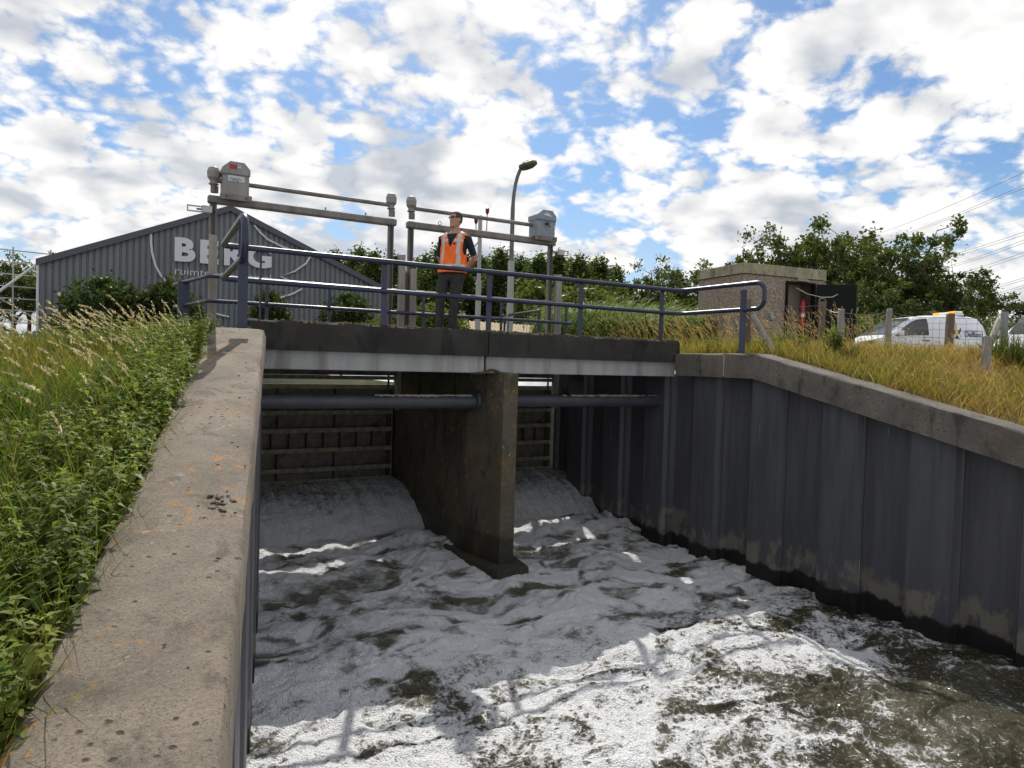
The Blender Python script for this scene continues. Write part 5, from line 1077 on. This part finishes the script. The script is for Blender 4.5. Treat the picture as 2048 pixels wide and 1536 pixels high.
g = Veg(); X, Y, Z = right_pts(520, 9.2, 13.5, 7.6, 13.0, rg); stalks(0, (X, Y, Z), 0.5, 0.95, rg, WIND, g, [(0.38, 0.28, 0.16), (0.33, 0.22, 0.12)], [(0.32, 0.24, 0.12)], lean=0.5, hl=0.2)
X, Y, Z = right_pts(260, 9.0, 15, 3, 8, rg); stalks(0, (X, Y, Z), 0.25, 0.5, rg, WIND, g, [(0.38, 0.28, 0.14)], [(0.34, 0.25, 0.11)], lean=0.5, hl=0.1)
g.build('seeding_grass', 'brown seed heads of tall grass in front of the hut', 'grass')
def reeds(n, box, h0, h1, zb, rg, g, cols):
    X = rg.uniform(box[0], box[1], n); Y = rg.uniform(box[2], box[3], n); Z = np.full(n, zb); h = rg.uniform(h0, h1, n); c = pick(cols, n, rg)
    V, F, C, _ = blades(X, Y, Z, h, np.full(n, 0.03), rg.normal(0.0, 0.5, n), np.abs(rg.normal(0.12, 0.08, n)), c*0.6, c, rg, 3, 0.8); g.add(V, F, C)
    for j in range(5):
        t = 0.35+0.6*rg.random(n); B = np.stack([X, Y, Z+h*t], 1); k = rg.random(n) < 0.9; m = k.sum()
        V, F, C, _ = blades(B[k, 0], B[k, 1], B[k, 2], rg.uniform(0.3, 0.6, m), np.full(m, 0.035), rg.normal(0.0, 0.7, m), rg.uniform(0.8, 1.8, m), c[k], c[k]*1.25, rg, 3, 1.0); g.add(V, F, C)
REED = [(0.095, 0.16, 0.036), (0.12, 0.185, 0.042), (0.075, 0.13, 0.034), (0.15, 0.19, 0.06)]
g = Veg(); reeds(3200, (10.6, 15.5, 14.5, 18), 1.0, 1.75, 3.2, rg, g, REED); reeds(2400, (14.5, 23, 19, 25), 1.6, 2.7, 3.2, rg, g, REED); g.build('reed_bed', 'tall green reeds behind the bridge beside the hut', 'reeds')
g = Veg(); q0 = hz(8.5, 24.5, 0); n = 2600; la = rg.uniform(8.6, 19.5, n); de = rg.uniform(26, 30, n)
# reeds behind the van, laid along its far side
X = RT[0]*la+math.sin(yaw)*de; Y = RT[1]*la+math.cos(yaw)*de
def reeds_xy(X, Y, h0, h1, zb):
    n = len(X); h = rg.uniform(h0, h1, n); c = pick(REED, n, rg); Z = np.full(n, zb)
    V, F, C, _ = blades(X, Y, Z, h, np.full(n, 0.04), rg.normal(0.0, 0.5, n), np.abs(rg.normal(0.12, 0.08, n)), c*0.6, c, rg, 3, 0.8); g.add(V, F, C)
    for j in range(4):
        t = 0.3+0.65*rg.random(n); V, F, C, _ = blades(X, Y, Z+h*t, rg.uniform(0.3, 0.6, n), np.full(n, 0.045), rg.normal(0.0, 0.7, n), rg.uniform(0.8, 1.8, n), c, c*1.2, rg, 3, 1.0); g.add(V, F, C)
    k = rg.random(n) < 0.25; stalks(0, (X[k], Y[k], Z[k]+h[k]-0.4), 0.45, 0.7, rg, math.pi, g, [(0.22, 0.13, 0.09), (0.26, 0.16, 0.11)], [(0.2, 0.2, 0.08)], hw=0.12, lean=0.4, hl=0.25)
reeds_xy(X, Y, 1.5, 2.3, 3.3); g.build('reed_bed', 'reeds with brown plumes behind the parked vans', 'reeds')
# individual weeds on the right bank and dark tufts
def weed(px, py, dep, h, lab, cols, n=26, lf=0.05, spread=0.25):
    p = at(px, py, dep); g = Veg(); X = p[0]+rg.normal(0, spread*0.3, n); Y = p[1]+rg.normal(0, spread*0.3, n); Z = bank_right(X, Y); nettles((X, Y, Z), h*0.6, h, rg, g, lf, cols, 11)
    me = np_mesh('weed', np.concatenate(g.V)-np.array([p[0], p[1], float(Z.mean())]), np.concatenate(g.F), np.concatenate(g.C)); o = link('weed', me, M_GRASS); o.location = (p[0], p[1], float(Z.mean())); tag(o, lab, 'weed', 'leafy weeds on the dry bank'); return o
weed(1668, 720, 11.2, 0.55, 'leafy green weed leaning on the silver fence post', None, 22, 0.06); weed(1565, 690, 12.2, 0.5, 'narrow green weed beside the leaning timber brace', None, 14)
weed(1600, 705, 11.6, 0.3, 'low yellow-green weed below the hut door', [(0.16, 0.17, 0.03), (0.10, 0.13, 0.025)], 26); weed(1525, 690, 12.0, 0.35, 'yellow-green weed at the foot of the railing loop', [(0.20, 0.19, 0.03), (0.10, 0.13, 0.025)], 20); weed(1425, 690, 12.5, 0.35, 'small green weed by the corner of the bridge slab', None, 12)
def tuft(px, py, dep, lab, n=420, h=(0.4, 0.75)):
    p = at(px, py, dep); X = p[0]+rg.normal(0, 0.16 if n > 200 else 0.06, n); Y = p[1]+rg.normal(0, 0.16 if n > 200 else 0.06, n); Z = bank_right(X, Y); c = pick([(0.05, 0.075, 0.02), (0.07, 0.095, 0.025), (0.04, 0.06, 0.018)], n, rg)
    V, F, C, _ = blades(X, Y, Z-0.02, rg.uniform(*h, n), np.full(n, 0.008), rg.uniform(0, 6.28, n), np.abs(rg.normal(0.25, 0.15, n)), c*0.7, c*1.2, rg, 3, 0.7)
    b = np.array([p[0], p[1], float(Z.mean())]); o = link('rush_tuft', np_mesh('rush_tuft', V-b, F, C), M_GRASS); o.location = b; tag(o, lab, 'rush tuft')
tuft(2020, 760, 10.8, 'dark green rush tuft beside the short slope post')
tuft(1708, 735, 10.9, 'small dark tuft at the edge of the sloping coping', 160, (0.15, 0.3))
# ------------------------------------------------------------------ the man on the bridge
def build_man():
    man = empty('person', (4.47, 9.86, DZ-0.085), R(-46)); man.scale = (1.035, 1.035, 1.035); tag(man, 'person in orange safety vest, dark trousers and sunglasses standing with hands behind back', 'person')
    V3 = Vector
    mb = MB()
    def ring(c, rx, ry, n=18, ax=V3((1, 0, 0)), ay=V3((0, 1, 0))): return [V3(c)+ax*(rx*math.cos(2*math.pi*k/n))+ay*(ry*math.sin(2*math.pi*k/n)) for k in range(n)]
    ox = lambda z: 0.05*(z-0.9)                      # a slight backward lean to his left
    TOR = [(0.80, 0.13, 0.10), (0.86, 0.175, 0.125), (0.95, 0.18, 0.13), (1.05, 0.168, 0.125), (1.16, 0.168, 0.125), (1.28, 0.182, 0.13), (1.38, 0.195, 0.128), (1.45, 0.19, 0.112), (1.50, 0.155, 0.09), (1.54, 0.085, 0.07), (1.57, 0.06, 0.062)]
    mb.loft([ring((ox(z), 0.0 if z < 1.3 else 0.012*(z-1.3)/0.2, z), a, b) for z, a, b in TOR])
    mb.loft([ring((ox(1.5), 0.01, 1.50), 0.062, 0.066), ring((ox(1.56), 0.005, 1.58), 0.058, 0.064), ring((ox(1.6), -0.005, 1.66), 0.055, 0.062)])
    bones = []
    def limb(pts, rs, tagn, n=14):
        pts = [V3(p) for p in pts]; mb.tube(pts, rs, n); bones.append((tagn, pts, rs))
    limb([(-0.095, 0, 0.93), (-0.145, -0.02, 0.70), (-0.165, -0.035, 0.50), (-0.185, 0.0, 0.28), (-0.20, 0.02, 0.07)], [0.105, 0.092, 0.072, 0.066, 0.060], 'leg')
    limb([(0.095, 0, 0.93), (0.075, -0.015, 0.70), (0.055, -0.03, 0.50), (0.03, 0.0, 0.28), (0.01, 0.02, 0.07)], [0.105, 0.092, 0.072, 0.066, 0.060], 'leg')
    for x in (-0.205, 0.008): mb.loft([[V3((x+(0 if k else 0)+px_*w, y, z)) for px_, z in ((-1, 0.0), (1, 0.0), (0.95, h*0.6), (0.5, h), (-0.5, h), (-0.95, h*0.6))] for k, (y, w, h) in enumerate(((0.085, 0.035, 0.06), (0.05, 0.045, 0.10), (-0.02, 0.046, 0.10), (-0.10, 0.050, 0.075), (-0.17, 0.045, 0.055), (-0.20, 0.025, 0.04)))])
    for s in (-1, 1):
        sh_ = V3((s*0.195+ox(1.45), 0.01, 1.445)); el_ = V3((s*0.285+0.02, 0.13, 1.17)); wr_ = V3((s*0.10+0.01, 0.215, 0.99)); 
        limb([sh_-V3((s*0.05, 0, 0.0)), sh_, sh_.lerp(el_, 0.5), el_], [0.07, 0.068, 0.056, 0.047], 'upper')
        limb([el_, el_.lerp(wr_, 0.4), wr_], [0.047, 0.043, 0.030], 'fore')
        pm = V3((s*0.03+0.01, 0.235, 0.955)); mb.loft([ring(wr_.lerp(pm, t), 0.020+0.012*t, 0.034+0.008*t, 10, V3((0, 1, 0)), V3((0, 0, 1))) for t in (0, 0.4, 0.8, 1.0)]); bones.append(('hand', [wr_, pm], [0.03, 0.04]))
        for f, (dz, ln) in enumerate(((0.030, 0.072), (0.010, 0.082), (-0.010, 0.076), (-0.030, 0.060))):
            a_ = pm+V3((0, 0.004*s, dz)); b_ = a_+V3((-s*ln*0.55, 0.012, -0.004)); c_2 = b_+V3((-s*ln*0.30, -0.022, -0.004)); mb.tube([a_, b_, c_2], [0.010, 0.0095, 0.008], 8); bones.append(('hand', [a_, b_, c_2], [0.01]*3))
        a_ = wr_.lerp(pm, 0.4)+V3((0, 0.0, 0.025)); mb.tube([a_, a_+V3((-s*0.025, 0.01, 0.038)), a_+V3((-s*0.06, 0.01, 0.048))], [0.013, 0.011, 0.009], 8); bones.append(('hand', [a_, a_+V3((-s*0.06, 0, 0.05))], [0.012]*2))
    # head, turned to his right
    hr = Matrix.Rotation(R(-34), 3, 'Z'); hc_ = V3((ox(1.66)+0.005, -0.012, 1.715))
    def hp(x, y, z): return hc_+hr @ V3((x, y, z))
    prof = [(-0.118, 0.030, 0.034, -0.058), (-0.108, 0.048, 0.052, -0.044), (-0.085, 0.060, 0.078, -0.020), (-0.05, 0.067, 0.090, -0.006), (-0.01, 0.072, 0.096, 0.0), (0.03, 0.075, 0.098, 0.004), (0.07, 0.071, 0.092, 0.008), (0.10, 0.055, 0.072, 0.010), (0.118, 0.030, 0.040, 0.010), (0.124, 0.006, 0.008, 0.010)]
    hrings = [[hp(a*math.cos(2*math.pi*k/20), yo+b*math.sin(2*math.pi*k/20), z) for k in range(20)] for z, a, b, yo in prof]
    mb.loft(hrings)
    mb.loft([[hp(-0.006, -0.090, 0.022), hp(0.006, -0.090, 0.022), hp(0, -0.080, 0.024)], [hp(-0.011, -0.10, -0.005), hp(0.011, -0.10, -0.005), hp(0, -0.08, 0)], [hp(-0.017, -0.098, -0.028), hp(0.017, -0.098, -0.028), hp(0, -0.122, -0.024)], [hp(-0.014, -0.09, -0.036), hp(0.014, -0.09, -0.036), hp(0, -0.105, -0.036)]])
    mb.loft([[hp(x, -0.088-0.006*(1-abs(x)/0.03), z) for x, z in ((-0.026, -0.062), (0, -0.056), (0.026, -0.062), (0, -0.071))], [hp(x, -0.07, z) for x, z in ((-0.03, -0.062), (0, -0.05), (0.03, -0.062), (0, -0.078))]])
    for s in (-1, 1): mb.loft([[hp(s*(0.068+0.018*q), 0.012+ry*math.cos(a), -0.005+rz2*math.sin(a)) for a in np.arange(10)*0.6283] for q, ry, rz2 in ((0, 0.014, 0.026), (0.8, 0.019, 0.033), (1.0, 0.014, 0.028))])
    bones += [('head', [hp(0, 0, -0.11), hp(0, 0, 0.12)], [0.08, 0.08]), ('head', [V3((ox(1.55), 0, 1.575)), hc_], [0.06, 0.06])]
    bones.append(('torso', [V3((0, 0, 0.96)), V3((ox(1.45), 0, 1.50))], [0.16, 0.12])); bones.append(('leg', [V3((-0.05, 0, 0.86)), V3((0.05, 0, 0.86))], [0.15, 0.15]))
    body = mb.build('body_raw', None, None)
    md = body.modifiers.new('r', 'REMESH'); md.mode = 'VOXEL'; md.voxel_size = 0.0095; ms = body.modifiers.new('s', 'SMOOTH'); ms.factor = 0.5; ms.iterations = 3
    dg = bpy.context.evaluated_depsgraph_get(); me = bpy.data.meshes.new_from_object(body.evaluated_get(dg)); bpy.data.objects.remove(body)
    M_SKIN = simple('sunburnt_skin', (0.42, 0.22, 0.145), 0.55, var=0.1, scale=14, bumps=0.05); M_TEE = simple('black_tshirt', (0.014, 0.016, 0.024), 0.9, var=0.3, scale=18, bumps=0.4, bdist=0.01)
    M_TROU = simple('charcoal_trousers', (0.036, 0.032, 0.032), 0.9, var=0.35, scale=9, bumps=0.6, bdist=0.02); M_SHOE = simple('black_boots', (0.016, 0.015, 0.015), 0.6, var=0.2)
    o = link('body', me, [M_SKIN, M_TEE, M_TROU, M_SHOE], man)
    # clothing folds
    co = np.empty(len(me.vertices)*3, np.float32); me.vertices.foreach_get('co', co); co = co.reshape(-1, 3)
    no = np.empty(len(me.vertices)*3, np.float32); me.vertices.foreach_get('normal', no); no = no.reshape(-1, 3)
    fd = 0.011*fbm(co[:, 0]*7+co[:, 1]*5, co[:, 2]*11+co[:, 0]*6, 5, 3)*(co[:, 2] < 0.95)*(co[:, 2] > 0.08); co = co+no*fd[:, None]; me.vertices.foreach_set('co', co.ravel()); me.update()
    cen = np.empty(len(me.polygons)*3, np.float32); me.polygons.foreach_get('center', cen); cen = cen.reshape(-1, 3)
    best = np.full(len(cen), 1e9); lab_ = np.zeros(len(cen), int); names = ['leg', 'upper', 'fore', 'hand', 'head', 'torso']; par = np.zeros(len(cen))
    for tn, pts, rs in bones:
        for i in range(len(pts)-1):
            a = np.array(pts[i]); b = np.array(pts[i+1]); ab = b-a; t = np.clip(((cen-a)@ab)/(ab@ab), 0, 1); d = np.linalg.norm(cen-(a+t[:, None]*ab), axis=1)-(rs[i]*(1-t)+rs[i+1]*t); k = d < best; best[k] = d[k]; lab_[k] = names.index(tn); par[k] = (i+t[k])
    mi = np.zeros(len(cen), np.int32); mi[lab_ == 0] = 2; mi[(lab_ == 0) & (cen[:, 2] < 0.095)] = 3; mi[lab_ == 1] = np.where(par[lab_ == 1] < 2.72, 1, 0); mi[lab_ == 5] = 1; mi[(lab_ == 5) & (cen[:, 2] < 0.97)] = 2; mi[(cen[:, 2] > 1.535) & (lab_ != 3)] = 0; mi[(lab_ == 4) & (cen[:, 2] < 1.515)] = 1; mi[(cen[:, 1] < -0.045) & (cen[:, 2] > 1.505) & (lab_ >= 4)] = 0
    me.polygons.foreach_set('material_index', mi); me.polygons.foreach_set('use_smooth', np.ones(len(cen), bool)); me.update()
    # vest: a shell round the torso with neck V and armholes
    def vest_mat(n, c, r=0.7): return simple(n, c, r, var=0.10, scale=6, bumps=0.35, bdist=0.012)
    MO, MS = vest_mat('orange_vest', (0.98, 0.155, 0.015)), simple('reflective_tape', (0.52, 0.50, 0.46), 0.45, var=0.1)
    zs = np.linspace(0.93, 1.535, 58); na = 96; ZT = [t[0] for t in TOR]; vs = []; fs = []; mi = []
    for z in zs:
        a = np.interp(z, ZT, [t[1] for t in TOR])+0.022; b = np.interp(z, ZT, [t[2] for t in TOR])+0.024
        if z < 1.25: a += 0.012*(1.25-z)/0.3; b += 0.016*(1.25-z)/0.3
        if z > 1.42: a = max(a, 0.03+np.interp(z, (1.42, 1.535), (0.21, 0.085)))
        for k in range(na):
            th = 2*math.pi*k/na; w = 0.006*math.sin(5*th+z*22)*(1-(z-0.9))+0.004*math.sin(11*th-z*31)
            vs.append((ox(z)+(a+w)*math.cos(th), 0.01*max(0, z-1.3)/0.2+(b+w)*math.sin(th), z))
    for i in range(len(zs)-1):
        for k in range(na):
            z = (zs[i]+zs[i+1])/2; th = 2*math.pi*(k+0.5)/na; x = np.cos(th)*np.interp(z, ZT, [t[1] for t in TOR]); front = math.sin(th) < 0
            if front and z > 1.30 and abs(x) < 0.006+(z-1.30)*0.36: continue
            if not front and z > 1.50: continue
            if z > 1.20 and abs(math.cos(th)) > 0.80+0.10*((1.36-z)/0.16)**2 and z < 1.47: continue
            q = (i*na+k, i*na+(k+1) % na, (i+1)*na+(k+1) % na, (i+1)*na+k); fs.append(q)
            tape = (0.985 < z < 1.045) or (0.082 < abs(x) < 0.124 and z > 1.045) or (1.375 < z < 1.42 and abs(x) > 0.03 and front and abs(x) < 0.16)
            mi.append(1 if tape else 0)
    vm = bpy.data.meshes.new('vest'); vm.from_pydata(vs, [], fs); vm.update(); vo_ = link('vest', vm, [MO, MS], man); vm.polygons.foreach_set('material_index', mi); vm.polygons.foreach_set('use_smooth', [True]*len(fs))
    s_ = vo_.modifiers.new('thick', 'SOLIDIFY'); s_.thickness = 0.006; s_.offset = 1
    # chest emblem, glasses, hair
    em = MB(); cx_e, z_e = 0.060, 1.345
    def chest(x, z):
        a = np.interp(z, ZT, [t[1] for t in TOR])+0.022; b = np.interp(z, ZT, [t[2] for t in TOR])+0.024; return (ox(z)+x, -b*math.sqrt(max(0, 1-(x/a)**2))-0.010, z)
    em.add([chest(cx_e+x, z_e+z) for x, z in ((-0.028, 0.018), (-0.012, 0.008), (0.0, 0.02), (0.012, 0.008), (0.028, 0.018), (0.016, -0.012), (0, -0.024), (-0.016, -0.012))], [tuple(range(8))]); em.build('chest_emblem', simple('navy_emblem', (0.05, 0.03, 0.10), 0.6), vo_, fix=False)
    gl = MB()
    for s in (-1, 1):
        gl.loft([[hp(s*(0.034+0.029*math.cos(a)), -0.094+0.012*abs(math.cos(a)), 0.026+0.019*math.sin(a)) for a in np.arange(10)*0.6283], [hp(s*(0.034+0.027*math.cos(a)), -0.100+0.012*abs(math.cos(a)), 0.026+0.017*math.sin(a)) for a in np.arange(10)*0.6283]])
        gl.tube([hp(s*0.062, -0.082, 0.032), hp(s*0.078, -0.02, 0.028), hp(s*0.08, 0.02, 0.018)], 0.004, 6)
    gl.tube([hp(-0.012, -0.098, 0.032), hp(0.012, -0.098, 0.032)], 0.004, 6); gl.build('sunglasses', M_DARK, man)
    hv = []; hf = []; nz, nk = 9, 24
    for i in range(nz):
        z = -0.045+0.172*i/(nz-1)
        a = np.interp(z, [p[0] for p in prof], [p[1] for p in prof])+0.008; b = np.interp(z, [p[0] for p in prof], [p[2] for p in prof])+0.008; yo = np.interp(z, [p[0] for p in prof], [p[3] for p in prof])
        for k in range(nk): th = 2*math.pi*k/nk; hv.append(hp(a*math.cos(th), yo+b*math.sin(th), z))
    for i in range(nz-1):
        z = -0.045+0.172*(i+0.5)/(nz-1)
        for k in range(nk):
            y = math.sin(2*math.pi*(k+0.5)/nk); lim = -0.1 if z < 0.03 else (-0.45 if z < 0.075 else -1.1)
            if z < 0.0: lim = 0.25
            if y > lim: hf.append((i*nk+k, i*nk+(k+1) % nk, (i+1)*nk+(k+1) % nk, (i+1)*nk+k))
    hm = bpy.data.meshes.new('hair'); hm.from_pydata(hv, [], hf); hm.update(); ho = link('hair', hm, simple('short_dark_hair', (0.045, 0.032, 0.024), 0.75, var=0.4, scale=60, bumps=0.5), man)
    for p in hm.polygons: p.use_smooth = True
    sm = ho.modifiers.new('t', 'SOLIDIFY'); sm.thickness = 0.006
    return man
build_man()
